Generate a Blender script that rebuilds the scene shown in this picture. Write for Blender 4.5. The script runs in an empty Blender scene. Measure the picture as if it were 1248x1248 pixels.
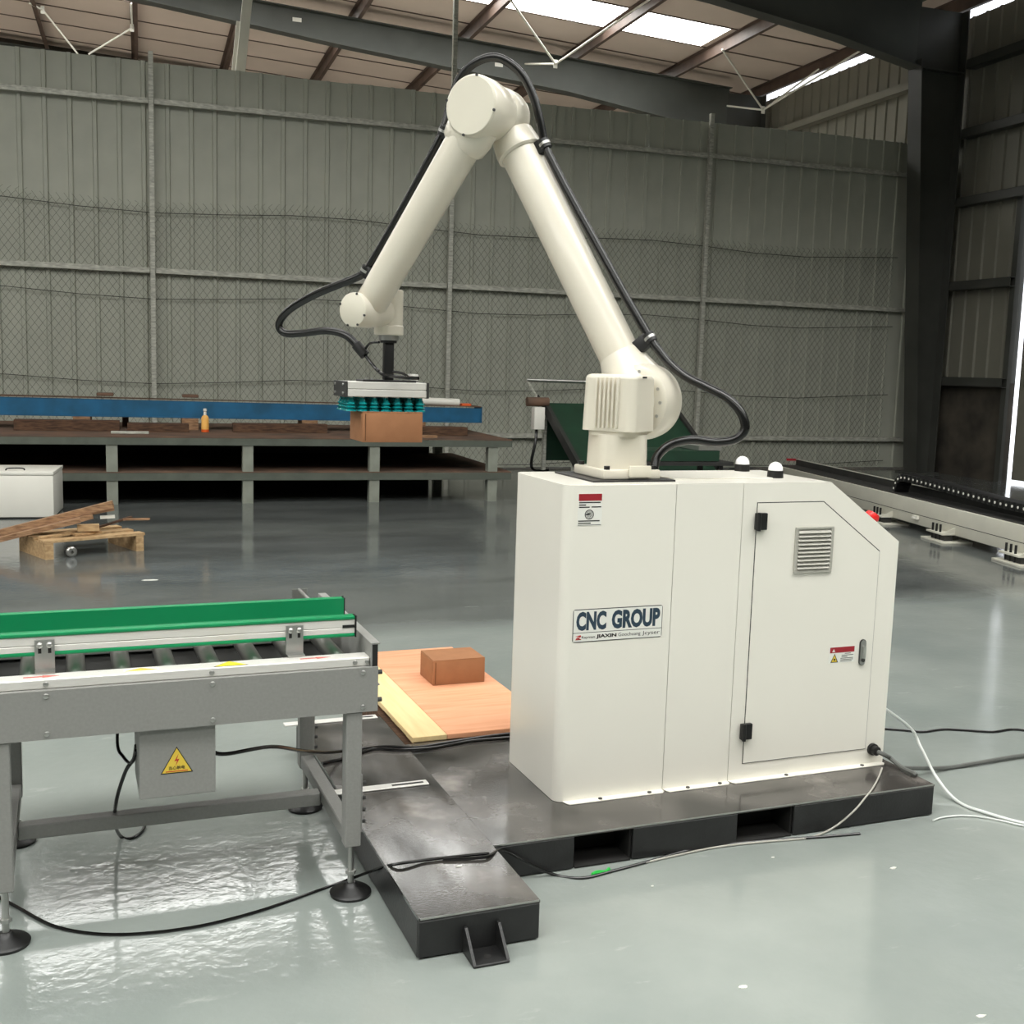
import bpy, bmesh, math, random
from mathutils import Vector as V, Matrix

random.seed(7)
D = bpy.data
SC = bpy.context.scene
COL = SC.collection

# ------------------------------------------------------------------ camera
FPX, YAW, PITCH, ROLL = 1364.58, -0.3815, 0.129, 0.0302
CAM = V((-1.4609, -3.1889, 1.5226))
_cy, _sy = math.cos(YAW), math.sin(YAW)
FW = V((-_sy * math.cos(PITCH), _cy * math.cos(PITCH), -math.sin(PITCH)))
_r = V((_cy, _sy, 0)); _u = _r.cross(FW)
RT = math.cos(ROLL) * _r + math.sin(ROLL) * _u
UP = -math.sin(ROLL) * _r + math.cos(ROLL) * _u
cam_data = D.cameras.new('camera')
cam_data.sensor_width = 36.0
cam_data.lens = FPX / 1248 * 36.0
cam_data.clip_end = 200
cam_obj = D.objects.new('camera', cam_data)
COL.objects.link(cam_obj)
m = Matrix((RT, UP, -FW)).transposed().to_4x4()
m.translation = CAM
cam_obj.matrix_world = m
SC.camera = cam_obj

# ------------------------------------------------------------------ sky, exposure
SKYLIGHT_POWER = 15.0
world = D.worlds.new('world'); SC.world = world
world.use_nodes = True
bg = world.node_tree.nodes['Background']
bg.inputs[0].default_value = (0.93, 0.96, 1.0, 1)
bg.inputs[1].default_value = 3.0
SC.view_settings.view_transform = 'Standard'
SC.view_settings.look = 'None'
SC.view_settings.exposure = -0.45
SC.view_settings.gamma = 1.0
SC.view_settings.use_curve_mapping = False

# ------------------------------------------------------------------ pixel -> place helpers
def ray(u, v): return FW + (u - 624) / FPX * RT - (v - 624) / FPX * UP
def hit(u, v, n, d):
    n = V(n); r = ray(u, v)
    return CAM + r * ((d - n.dot(CAM)) / n.dot(r))
def on_z(u, v, z=0.0): return hit(u, v, (0, 0, 1), z)
def on_y(u, v, y): return hit(u, v, (0, 1, 0), y)
def on_x(u, v, x): return hit(u, v, (1, 0, 0), x)
RB = -0.0609                                  # the hall is turned a little against the robot cell
BX = V((math.cos(RB), math.sin(RB), 0)); BY = V((-math.sin(RB), math.cos(RB), 0)); BZ = V((0, 0, 1))
BA = (BX, BY, BZ)
def bld(x, y, z=0.0): return BX * x + BY * y + BZ * z
def tob(p): return V((p.dot(BX), p.dot(BY), p.z))
def on_by(u, v, Y): return hit(u, v, BY, Y)
def on_bx(u, v, X): return hit(u, v, BX, X)

# ------------------------------------------------------------------ materials
def lin(c):
    return tuple(((x / 12.92) if x <= 0.04045 else ((x + 0.055) / 1.055) ** 2.4) for x in (k / 255 for k in c)) + (1,)
MATS = {}
def mat(name, rgb, rough=0.5, metal=0.0, var=0.06, scale=8.0, bump=0.0, bscale=60.0, spec=0.5, coat=0.0, stretch=None, rgb2=None, detail=3.0, contrast=None):
    mt = D.materials.new(name); mt.use_nodes = True
    nt = mt.node_tree; b = nt.nodes['Principled BSDF']
    b.inputs['Roughness'].default_value = rough
    b.inputs['Metallic'].default_value = metal
    b.inputs['Specular IOR Level'].default_value = spec
    b.inputs['Coat Weight'].default_value = coat
    tc = nt.nodes.new('ShaderNodeTexCoord')
    mp = nt.nodes.new('ShaderNodeMapping')
    nt.links.new(tc.outputs['Object'], mp.inputs['Vector'])
    if stretch: mp.inputs['Scale'].default_value = stretch
    nz = nt.nodes.new('ShaderNodeTexNoise'); nz.inputs['Scale'].default_value = scale; nz.inputs['Detail'].default_value = detail
    nt.links.new(mp.outputs[0], nz.inputs['Vector'])
    rp = nt.nodes.new('ShaderNodeValToRGB')
    c = lin(rgb); c2 = lin(rgb2) if rgb2 else tuple(k * (1 - 2 * var) for k in c[:3]) + (1,)
    lo, hi = contrast or (0.3, 0.7)
    rp.color_ramp.elements[0].position = lo; rp.color_ramp.elements[1].position = hi
    rp.color_ramp.elements[0].color = c2; rp.color_ramp.elements[1].color = c
    nt.links.new(nz.outputs[0], rp.inputs[0]); nt.links.new(rp.outputs[0], b.inputs['Base Color'])
    if bump:
        n2 = nt.nodes.new('ShaderNodeTexNoise'); n2.inputs['Scale'].default_value = bscale; n2.inputs['Detail'].default_value = 2
        nt.links.new(mp.outputs[0], n2.inputs['Vector'])
        bp = nt.nodes.new('ShaderNodeBump'); bp.inputs['Strength'].default_value = bump; bp.inputs['Distance'].default_value = 0.01
        nt.links.new(n2.outputs[0], bp.inputs['Height']); nt.links.new(bp.outputs[0], b.inputs['Normal'])
    MATS[name] = mt
    return mt
def emis(name, rgb, power):
    mt = D.materials.new(name); mt.use_nodes = True
    nt = mt.node_tree; nt.nodes.remove(nt.nodes['Principled BSDF'])
    e = nt.nodes.new('ShaderNodeEmission'); e.inputs[0].default_value = lin(rgb)
    nz = nt.nodes.new('ShaderNodeTexNoise'); nz.inputs['Scale'].default_value = 1.2
    mr = nt.nodes.new('ShaderNodeMapRange'); mr.inputs[3].default_value = power * 0.9; mr.inputs[4].default_value = power * 1.1
    nt.links.new(nz.outputs[0], mr.inputs[0]); nt.links.new(mr.outputs[0], e.inputs[1])
    nt.links.new(e.outputs[0], nt.nodes['Material Output'].inputs[0])
    MATS[name] = mt
    return mt

mat('paint_white', (236, 233, 222), 0.24, var=0.012, scale=3, spec=0.5)
mat('robot_white', (218, 212, 196), 0.28, var=0.012, scale=5, coat=0.2)
mat('cap_grey_white', (216, 211, 194), 0.4, var=0.01)
mat('black_steel', (40, 40, 40), 0.38, var=0.25, scale=9, bump=0.08, bscale=120)
mat('black_plastic', (22, 22, 22), 0.42, var=0.1)
mat('black_rubber', (17, 17, 16), 0.24, var=0.12, scale=20)
mat('seam_black', (30, 29, 27), 0.8, var=0.1)
mat('conveyor_grey', (142, 142, 138), 0.5, var=0.05, scale=120)
mat('aluminium', (206, 206, 200), 0.32, metal=0.85, var=0.05, stretch=(3, 60, 60))
mat('alu_white', (224, 222, 216), 0.38, metal=0.25, var=0.03, stretch=(2, 50, 50))
mat('zinc', (190, 190, 186), 0.35, metal=0.9, var=0.08, scale=20)
mat('roller_steel', (150, 150, 146), 0.28, metal=0.9, var=0.08, scale=14)
mat('green_plastic', (0, 138, 84), 0.4, var=0.05, scale=6)
mat('teal_rubber', (10, 128, 130), 0.22, var=0.1, scale=30)
mat('cardboard', (164, 116, 82), 0.8, var=0.06, scale=16, bump=0.05, bscale=180, spec=0.25)
mat('cardboard_edge', (104, 70, 46), 0.85, var=0.1, scale=16, spec=0.2)
mat('ply_red', (236, 176, 138), 0.6, rgb2=(222, 156, 118), scale=3, stretch=(1.2, 14, 10), spec=0.3)
mat('board_pale', (240, 216, 164), 0.6, rgb2=(228, 200, 146), scale=3, stretch=(14, 1.2, 10), spec=0.3)
mat('ply_edge', (110, 78, 52), 0.85, var=0.2, scale=30, stretch=(4, 4, 200))
mat('scrap_wood', (176, 140, 106), 0.75, rgb2=(118, 88, 66), scale=5, stretch=(2, 14, 14), spec=0.25)
mat('scrap_wood_dark', (104, 78, 60), 0.8, rgb2=(62, 47, 38), scale=5, stretch=(2, 14, 14), spec=0.2)
mat('pallet_wood', (204, 174, 132), 0.75, rgb2=(164, 132, 94), scale=4, stretch=(3, 12, 12), spec=0.25)
mat('rust_top', (118, 92, 76), 0.85, rgb2=(86, 74, 66), scale=3, detail=6, spec=0.2)
mat('rack_paint', (92, 98, 88), 0.6, var=0.15, scale=6, detail=6)
mat('rack_leg', (142, 146, 134), 0.6, var=0.12, scale=6)
mat('blue_paint', (22, 98, 140), 0.5, rgb2=(16, 76, 106), scale=4, detail=6)
mat('sheet_grey', (184, 186, 172), 0.42, var=0.06, scale=2.5, spec=0.4, detail=6)
mat('rail_galv', (212, 212, 200), 0.4, metal=0.1, rgb2=(156, 156, 145), scale=4, stretch=(3, 12, 12), detail=6)
mat('mesh_wire', (64, 63, 56), 0.7, var=0.2, scale=6)
mat('roof_sheet', (220, 204, 192), 0.6, var=0.06, scale=0.7, spec=0.3)
mat('purlin_steel', (104, 86, 76), 0.55, var=0.2, scale=3)
mat('rafter_steel', (84, 87, 82), 0.55, var=0.15, scale=1.2)
mat('column_steel', (74, 75, 70), 0.5, var=0.15, scale=1.5)
mat('dark_dado', (84, 78, 68), 0.8, rgb2=(50, 46, 41), scale=2.5, detail=8)
mat('clad_grey', (112, 116, 116), 0.5, var=0.08, scale=1.5)
mat('clad_beige', (128, 126, 114), 0.55, var=0.06, scale=1.5)
mat('wall_plain', (150, 152, 148), 0.6, var=0.08, scale=0.6)
mat('off_white', (232, 230, 220), 0.5, var=0.03, scale=3)
mat('track_white', (206, 204, 190), 0.45, var=0.05, scale=4)
mat('dark_grey', (56, 56, 54), 0.5, var=0.2, scale=6)
mat('belt_green', (26, 62, 42), 0.6, var=0.15, scale=5)
mat('red_plastic', (214, 40, 40), 0.3, var=0.03)
mat('dome_white', (250, 250, 250), 0.25, var=0.005)
mat('bottle_label', (244, 186, 96), 0.5, var=0.05)
mat('bottle_orange', (226, 96, 36), 0.4, var=0.05)
mat('label_white', (232, 232, 224), 0.45, var=0.01)
mat('label_red', (160, 34, 44), 0.45, var=0.05)
mat('label_yellow', (226, 196, 70), 0.45, var=0.03)
mat('yellow_vivid', (240, 226, 40), 0.45, var=0.03)
mat('ink_black', (32, 30, 28), 0.6, var=0.05)
mat('ink_blue', (40, 62, 78), 0.6, var=0.05)
mat('ink_red', (190, 50, 44), 0.6, var=0.05)
mat('arrow_red', (206, 110, 100), 0.6, var=0.05)
mat('vent_grey', (176, 174, 164), 0.5, var=0.03)
mat('clear_hose', (226, 230, 226), 0.25, var=0.03)
mat('grey_cable', (96, 98, 94), 0.5, var=0.08)
mat('white_dust', (226, 226, 218), 0.9, var=0.1, scale=30)
mat('green_tie', (40, 190, 70), 0.5, var=0.05)
emis('skylight_sheet', (252, 252, 248), SKYLIGHT_POWER)

# floor: glossy grey-green epoxy with scuffs, a fine ripple and an older, darker coat further back
def floor_material():
    mt = D.materials.new('epoxy_floor'); mt.use_nodes = True
    nt = mt.node_tree; b = nt.nodes['Principled BSDF']; L = nt.links.new
    tc = nt.nodes.new('ShaderNodeTexCoord')
    def noise(scale, detail=4, stretch=(1, 1, 1), rough=0.55):
        mp = nt.nodes.new('ShaderNodeMapping'); mp.inputs['Scale'].default_value = stretch
        L(tc.outputs['Object'], mp.inputs[0])
        n = nt.nodes.new('ShaderNodeTexNoise'); n.inputs['Scale'].default_value = scale
        n.inputs['Detail'].default_value = detail; n.inputs['Roughness'].default_value = rough
        L(mp.outputs[0], n.inputs['Vector']); return n
    def ramp(src, p0, c0, p1, c1):
        r = nt.nodes.new('ShaderNodeValToRGB'); e = r.color_ramp.elements
        e[0].position, e[1].position = p0, p1; e[0].color, e[1].color = c0, c1
        L(src, r.inputs[0]); return r
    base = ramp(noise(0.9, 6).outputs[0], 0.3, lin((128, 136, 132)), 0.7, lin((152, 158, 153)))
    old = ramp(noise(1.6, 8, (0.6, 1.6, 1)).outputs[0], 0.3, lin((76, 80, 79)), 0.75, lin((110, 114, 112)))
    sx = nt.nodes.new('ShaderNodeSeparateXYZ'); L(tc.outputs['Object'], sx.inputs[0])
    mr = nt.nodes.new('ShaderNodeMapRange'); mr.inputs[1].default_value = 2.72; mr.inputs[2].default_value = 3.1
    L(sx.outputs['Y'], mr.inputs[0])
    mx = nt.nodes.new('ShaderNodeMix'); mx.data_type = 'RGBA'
    # unseen slab behind the partition, made pale to bounce light onto the roof
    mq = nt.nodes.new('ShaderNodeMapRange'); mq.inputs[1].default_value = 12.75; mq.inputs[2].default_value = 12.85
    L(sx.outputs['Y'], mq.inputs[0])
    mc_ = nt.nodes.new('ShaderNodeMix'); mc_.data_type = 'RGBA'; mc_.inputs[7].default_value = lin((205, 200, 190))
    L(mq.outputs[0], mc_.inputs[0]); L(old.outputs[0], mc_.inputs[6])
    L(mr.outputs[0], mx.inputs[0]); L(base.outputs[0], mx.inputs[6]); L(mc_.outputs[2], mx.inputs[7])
    scuff = ramp(noise(5.5, 10, (0.5, 1.7, 1), 0.7).outputs[0], 0.62, (0, 0, 0, 1), 0.78, (1, 1, 1, 1))
    ml = nt.nodes.new('ShaderNodeMath'); ml.operation = 'MULTIPLY'; ml.inputs[1].default_value = 0.45
    L(scuff.outputs[0], ml.inputs[0])
    m2 = nt.nodes.new('ShaderNodeMix'); m2.data_type = 'RGBA'
    L(ml.outputs[0], m2.inputs[0]); L(mx.outputs[2], m2.inputs[6]); m2.inputs[7].default_value = lin((200, 203, 196))
    L(m2.outputs[2], b.inputs['Base Color'])
    rr = nt.nodes.new('ShaderNodeMapRange'); rr.inputs[1].default_value = 0.3; rr.inputs[2].default_value = 0.75
    rr.inputs[3].default_value = 0.06; rr.inputs[4].default_value = 0.16
    L(noise(2.2, 8, (0.7, 1.4, 1)).outputs[0], rr.inputs[0]); L(rr.outputs[0], b.inputs['Roughness'])
    b1 = nt.nodes.new('ShaderNodeBump'); b1.inputs['Strength'].default_value = 0.22; b1.inputs['Distance'].default_value = 0.004
    L(noise(26, 3).outputs[0], b1.inputs['Height'])
    b2 = nt.nodes.new('ShaderNodeBump'); b2.inputs['Strength'].default_value = 0.10; b2.inputs['Distance'].default_value = 0.01
    L(noise(5, 2).outputs[0], b2.inputs['Height']); L(b1.outputs[0], b2.inputs['Normal']); L(b2.outputs[0], b.inputs['Normal'])
    b.inputs['Specular IOR Level'].default_value = 0.6
    MATS['epoxy_floor'] = mt
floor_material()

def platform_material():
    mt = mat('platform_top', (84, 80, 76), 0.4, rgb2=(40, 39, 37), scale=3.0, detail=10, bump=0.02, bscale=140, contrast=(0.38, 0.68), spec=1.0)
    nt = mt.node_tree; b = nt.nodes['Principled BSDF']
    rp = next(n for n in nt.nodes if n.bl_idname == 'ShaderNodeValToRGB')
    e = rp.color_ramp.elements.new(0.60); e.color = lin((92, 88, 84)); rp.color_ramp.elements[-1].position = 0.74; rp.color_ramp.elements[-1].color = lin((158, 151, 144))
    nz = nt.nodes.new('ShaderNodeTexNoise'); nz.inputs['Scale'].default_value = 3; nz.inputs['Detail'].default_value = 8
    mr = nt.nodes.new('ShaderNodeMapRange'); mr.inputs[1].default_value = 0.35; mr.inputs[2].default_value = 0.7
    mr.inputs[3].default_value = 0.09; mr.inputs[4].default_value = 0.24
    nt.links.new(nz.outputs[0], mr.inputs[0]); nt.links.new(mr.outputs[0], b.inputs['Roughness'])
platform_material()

# ------------------------------------------------------------------ mesh building
class MB:
    def __init__(self): self.v = []; self.f = []
    def add(self, vs, fs):
        o = len(self.v); self.v += [V(x) for x in vs]; self.f += [tuple(i + o for i in f) for f in fs]; return self
    def bm(self, bm):
        bm.verts.index_update()
        self.add([x.co.copy() for x in bm.verts], [[l.index for l in f.verts] for f in bm.faces]); bm.free(); return self
    def box(self, c, s, ax=None, bevel=0.0, seg=2):
        c = V(c); ax = ax or (V((1, 0, 0)), V((0, 1, 0)), V((0, 0, 1)))
        P = [c + ax[0] * (s[0] / 2 * i) + ax[1] * (s[1] / 2 * j) + ax[2] * (s[2] / 2 * k) for k in (-1, 1) for j in (-1, 1) for i in (-1, 1)]
        F = [(0, 2, 3, 1), (4, 5, 7, 6), (0, 1, 5, 4), (2, 6, 7, 3), (0, 4, 6, 2), (1, 3, 7, 5)]
        if not bevel: return self.add(P, F)
        b = bmesh.new(); vs = [b.verts.new(p) for p in P]
        for f in F: b.faces.new([vs[i] for i in f])
        bmesh.ops.bevel(b, geom=list(b.edges), offset=bevel, segments=seg, affect='EDGES', profile=0.5)
        return self.bm(b)
    def mm(self, a, b, bevel=0.0, seg=2):
        a, b = V(a), V(b)
        return self.box((a + b) / 2, [abs(k) for k in (b - a)], None, bevel, seg)
    def bar(self, p0, p1, w, h, up=(0, 0, 1), bevel=0.0):
        p0, p1 = V(p0), V(p1); x = (p1 - p0); L = x.length; x.normalize()
        y = V(up).cross(x)
        if y.length < 1e-4: y = V((0, 1, 0)).cross(x)
        y.normalize(); z = x.cross(y)
        return self.box((p0 + p1) / 2, (L, w, h), (x, y, z), bevel)
    def lathe(self, o, axis, prof, n=32, ref=None):
        o = V(o); a = V(axis).normalized()
        x = V(ref) if ref is not None else (V((0, 0, 1)) if abs(a.z) < 0.9 else V((1, 0, 0)))
        x = (x - a * x.dot(a)).normalized(); y = a.cross(x)
        vs, rows = [], []
        for r, h in prof:
            if r < 1e-6: rows.append([len(vs)]); vs.append(o + a * h)
            else:
                rows.append(list(range(len(vs), len(vs) + n)))
                vs += [o + a * h + (x * math.cos(2 * math.pi * k / n) + y * math.sin(2 * math.pi * k / n)) * r for k in range(n)]
        fs = []
        for A, B in zip(rows, rows[1:]):
            if len(A) == 1 and len(B) == 1: continue
            for k in range(n):
                q = (k + 1) % n
                if len(A) == 1: fs.append((A[0], B[q], B[k]))
                elif len(B) == 1: fs.append((A[k], A[q], B[0]))
                else: fs.append((A[k], A[q], B[q], B[k]))
        if len(rows[0]) > 1: fs.append(tuple(reversed(rows[0])))
        if len(rows[-1]) > 1: fs.append(tuple(rows[-1]))
        return self.add(vs, fs)
    def cyl(self, p0, p1, r, r1=None, n=28, ch=0.0):
        p0, p1 = V(p0), V(p1); L = (p1 - p0).length; r1 = r if r1 is None else r1
        if ch: pr = [(0, 0), (r - ch, 0), (r, ch), (r1, L - ch), (r1 - ch, L), (0, L)]
        else: pr = [(0, 0), (r, 0), (r1, L), (0, L)]
        return self.lathe(p0, p1 - p0, pr, n)
    def prism(self, poly, ext):
        poly = [V(p) for p in poly]; e = V(ext); n = len(poly)
        nn = V((0, 0, 0))
        for i in range(n): nn += poly[i].cross(poly[(i + 1) % n])
        if nn.dot(e) > 0: poly.reverse()
        vs = poly + [p + e for p in poly]
        fs = [tuple(range(n)), tuple(range(2 * n - 1, n - 1, -1))] + [(i, n + i, n + (i + 1) % n, (i + 1) % n) for i in range(n)]
        return self.add(vs, fs)
    def tube(self, pts, r, n=10, sub=6, smooth=True):
        P = [V(p) for p in pts]
        if smooth and len(P) > 2:
            Q = []; E = [P[0] * 2 - P[1]] + P + [P[-1] * 2 - P[-2]]
            for i in range(1, len(E) - 2):
                a, b, c, d = E[i - 1:i + 3]
                for k in range(sub):
                    t = k / sub
                    Q.append(0.5 * ((2 * b) + (c - a) * t + (2 * a - 5 * b + 4 * c - d) * t * t + (3 * b - a - 3 * c + d) * t ** 3))
            Q.append(P[-1]); P = Q
        t0 = (P[1] - P[0]).normalized()
        x = t0.cross(V((0, 0, 1)))
        if x.length < 1e-3: x = t0.cross(V((0, 1, 0)))
        x.normalize(); vs = []
        for i, p in enumerate(P):
            t = (P[min(i + 1, len(P) - 1)] - P[max(i - 1, 0)]).normalized()
            x = (x - t * x.dot(t)).normalized(); y = t.cross(x)
            vs += [p + (x * math.cos(2 * math.pi * k / n) + y * math.sin(2 * math.pi * k / n)) * r for k in range(n)]
        fs = []
        for i in range(len(P) - 1):
            for k in range(n):
                q = (k + 1) % n
                fs.append((i * n + k, i * n + q, (i + 1) * n + q, (i + 1) * n + k))
        fs.append(tuple(range(n - 1, -1, -1))); fs.append(tuple(range((len(P) - 1) * n, len(P) * n)))
        return self.add(vs, fs)

def link(name, me, parent, loc):
    o = D.objects.new(name, me); COL.objects.link(o)
    if parent is not None:
        o.parent = parent; o.location = V(loc) - WORLD[parent.name]
    else: o.location = loc
    WORLD[o.name] = V(loc)
    return o
WORLD = {}
def part(name, mb, material, parent=None, smooth=35, label=None, kind=None, base=False):
    """links what MB holds as ONE mesh object, its origin at the middle of its bounds (or of its base)"""
    lo = [min(p[i] for p in mb.v) for i in range(3)]; hi = [max(p[i] for p in mb.v) for i in range(3)]
    c = V([(a + b) / 2 for a, b in zip(lo, hi)])
    if base: c.z = lo[2]
    me = D.meshes.new(name)
    me.from_pydata([p - c for p in mb.v], [], mb.f)
    bm_ = bmesh.new(); bm_.from_mesh(me); bmesh.ops.recalc_face_normals(bm_, faces=list(bm_.faces)); bm_.to_mesh(me); bm_.free()
    me.materials.append(MATS[material])
    if smooth:
        me.polygons.foreach_set('use_smooth', [True] * len(me.polygons))
        me.set_sharp_from_angle(angle=math.radians(smooth))
    o = link(name, me, parent, c)
    if label: o['label'] = label
    if kind: o['kind'] = kind
    return o
def even_shading(o):
    md = o.modifiers.new('even_shading', 'WEIGHTED_NORMAL'); md.keep_sharp = True; md.weight = 100
    return o
def again(src, delta, parent=None):
    """a copy of one part that shares its mesh, moved by delta"""
    return link(src.name.split('.')[0], src.data, parent, WORLD[src.name] + V(delta))
def tag(o, label, cat=None, group=None, kind=None):
    o['label'] = label
    if cat: o['category'] = cat
    if group: o['group'] = group
    if kind: o['kind'] = kind
    return o
def thing(name, loc, label, cat, group=None):
    o = D.objects.new(name, None); COL.objects.link(o); o.location = loc; o.empty_display_size = 0.1
    WORLD[o.name] = V(loc)
    return tag(o, label, cat, group)
def struct(name, mb, material, label, **k):
    o = part(name, mb, material, None, **k); o['kind'] = 'structure'; o['label'] = label
    return o
def struct_root(name, loc, label):
    o = D.objects.new(name, None); COL.objects.link(o); o.location = loc; o['kind'] = 'structure'; o['label'] = label
    WORLD[o.name] = V(loc)
    return o

def glyphs(text, o, ex, ey, w, h, bold=0.0, align='fit'):
    """flat lettering laid on the plane (o, ex, ey), filling w x h metres"""
    cu = D.curves.new('lettering', 'FONT'); cu.body = text; cu.size = 1.0; cu.offset = bold; cu.fill_mode = 'FRONT'
    cu.resolution_u = 3
    ob = D.objects.new('lettering', cu); COL.objects.link(ob)
    bpy.context.view_layer.update()
    me = D.meshes.new_from_object(ob.evaluated_get(bpy.context.evaluated_depsgraph_get()))
    vs = [v.co.copy() for v in me.vertices]; fs = [tuple(p.vertices) for p in me.polygons]
    D.objects.remove(ob); D.curves.remove(cu); D.meshes.remove(me)
    mb = MB()
    if not vs: return mb
    x0, x1 = min(v.x for v in vs), max(v.x for v in vs); y0, y1 = min(v.y for v in vs), max(v.y for v in vs)
    mb.add([V(o) + V(ex) * ((v.x - x0) / (x1 - x0) * w) + V(ey) * ((v.y - y0) / max(y1 - y0, 1e-6) * h) for v in vs], fs)
    return mb
EXX, EYY, EZZ = V((1, 0, 0)), V((0, 1, 0)), V((0, 0, 1))

# ================================================================== THE HALL
FY, WX, RIDGE = 12.62, 11.15, -7.0
RSL = 0.055
def roof_z(X): return 8.055 - RSL * X if X >= RIDGE else 8.055 - RSL * (2 * RIDGE - X)
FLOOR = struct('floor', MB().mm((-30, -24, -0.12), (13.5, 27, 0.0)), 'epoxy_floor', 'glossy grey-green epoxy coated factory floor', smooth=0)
def world_floor_origin_fix():
    # keep the floor's own coordinates equal to world metres, so that its coats lie where they were painted
    me = FLOOR.data; off = V(FLOOR.location)
    for v in me.vertices: v.co += off
    FLOOR.location = (0, 0, 0); WORLD['floor'] = V((0, 0, 0))
world_floor_origin_fix()

def bbox(mb, a, b, bevel=0.0):
    a, b = V(a), V(b)
    c = (a + b) / 2
    return mb.box(bld(*c), [abs(k) for k in (b - a)], BA, bevel)

# --- roof: sheets laid from ridge to eave, translucent sheets in some rows, purlins, tapered rafters
ceiling = struct_root('ceiling', bld(0, 6, 8.0), 'pitched steel roof with translucent skylight sheets over rafters and purlins')
def roof_strip(x0, x1, y0, y1, t=0.03):
    a, b = roof_z(x0), roof_z(x1)
    return MB().prism([bld(x0, y0, a), bld(x1, y0, b), bld(x1, y0, b + t), bld(x0, y0, a + t)], BY * (y1 - y0))
NY0, NY1 = -30, 7
proto = {}
for k in range(NY0, NY1 + 1):
    y0 = 15.3 + 1.2 * k
    segs = [('roof_sheet', RIDGE, WX + 0.15), ('roof_sheet', -25.2, RIDGE)]
    if k in (3, 0, -10, -15, -16, -20):  # nearer rows, out of view, are placed and doubled to light the cell
        segs = [('skylight_panel', RIDGE + 0.2, 8.73), ('roof_sheet', 8.74, WX + 0.15), ('roof_sheet', RIDGE, RIDGE + 0.19), ('skylight_panel', -22.73, RIDGE - 0.2), ('roof_sheet', -25.2, -22.74), ('roof_sheet', RIDGE - 0.19, RIDGE)]
    for nm, a, b in segs:
        key = (nm, a, b)
        if key not in proto:
            mtl = 'skylight_sheet' if nm == 'skylight_panel' else 'roof_sheet'
            proto[key] = (part(nm, roof_strip(a, b, y0, y0 + 1.185), mtl, ceiling, smooth=0), y0)
        else:
            s, yy = proto[key]; again(s, BY * (y0 - yy), ceiling)
# lap strips close the joints between sheets from above
lp = None
for k in range(NY0, NY1 + 2):
    y0 = 15.3 + 1.2 * k
    if lp is None:
        mb = MB()
        for a, b in ((RIDGE, WX + 0.15), (-25.2, RIDGE)):
            za, zb = roof_z(a) - 0.012, roof_z(b) - 0.012
            mb.prism([bld(a, y0 - 0.03, za), bld(b, y0 - 0.03, zb), bld(b, y0 - 0.03, zb + 0.01), bld(a, y0 - 0.03, za + 0.01)], BY * 0.045)
        lp = (part('lap_strip', mb, 'purlin_steel', ceiling, smooth=0), y0)
    else: again(lp[0], BY * (y0 - lp[1]), ceiling)
PUR = [10.98, 8.9, 6.8, 4.63, 2.53, 0.55, -1.33, -3.15, -5.1]
PUR += [2 * RIDGE - x for x in PUR]
for X in PUR:
    z = roof_z(X) - 0.012; mb = MB()
    bbox(mb, (X - 0.004, -21, z - 0.2), (X + 0.004, 24.4, z))
    bbox(mb, (X - 0.07, -21, z - 0.006), (X, 24.4, z)); bbox(mb, (X, -21, z - 0.2), (X + 0.07, 24.4, z - 0.194))
    part('purlin', mb, 'purlin_steel', ceiling, smooth=0)
RAFB = [(RIDGE, 7.95), (-1.3, 7.57), (2.3, 7.2), (6.64, 6.84), (8.73, 6.56), (10.2, 6.28)]
def rafter(Y):
    mb = MB()
    for sgn in (1, -1):
        fx = lambda X: X if sgn > 0 else 2 * RIDGE - X
        top = [(X, roof_z(X) - 0.214) for X, _ in RAFB]
        for (p, q), (r, s) in zip(zip(RAFB, RAFB[1:]), zip(top, top[1:])):
            for w, lo0, hi0, lo1, hi1 in ((0.012, p[1], r[1], q[1], s[1]), (0.26, p[1], p[1] + 0.016, q[1], q[1] + 0.016), (0.26, r[1] - 0.014, r[1], s[1] - 0.014, s[1])):
                mb.prism([bld(fx(p[0]), Y - w / 2, lo0), bld(fx(q[0]), Y - w / 2, lo1), bld(fx(q[0]), Y - w / 2, hi1), bld(fx(p[0]), Y - w / 2, hi0)], BY * w)
    return mb
r0 = part('rafter', rafter(12.0), 'rafter_steel', ceiling, smooth=0)
for Y in (18, 24, 6, 0, -6, -12, -18): again(r0, BY * (Y - 12.0), ceiling)
# thin white flange braces hanging below the purlins in the bay behind the partition
def on_roof(u, v, off=-0.2):
    n = BX * RSL + BZ
    return hit(u, v, n, 8.055 + off)
def brace(apex_px, Y, ends, plate=True):
    A = on_by(*apex_px, Y)
    for e in ends:
        B = on_roof(*e) if len(e) == 2 else on_by(e[0], e[1], e[2])
        part('brace_rod', MB().cyl(A, B, 0.018, n=8), 'off_white', ceiling)
    part('brace_plate', MB().box(A, (0.07, 0.02, 0.14), BA), 'off_white', ceiling, smooth=0)
brace((677, 78), 16.0, [(618, -6), (752, 26), (795, -3), (640, 78, 17.8)])
brace((930, 134), 17.0, [(880, 60), (998, 84), (1048, 62), (886, 129, 17.8)])
brace((52, 12), 21.0, [(95, 66, 21.5), (36, 4)])
brace((161, 34), 21.0, [(108, 66, 21.5), (160, 4)])

# small white maker's plates on the web of the far rafter
for u, v in ((608, 79), (362, 24)):
    p = on_by(u, v, 17.985); part('rafter_label', MB().box(p, (0.16, 0.006, 0.07), BA), 'off_white', ceiling, smooth=0)
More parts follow.
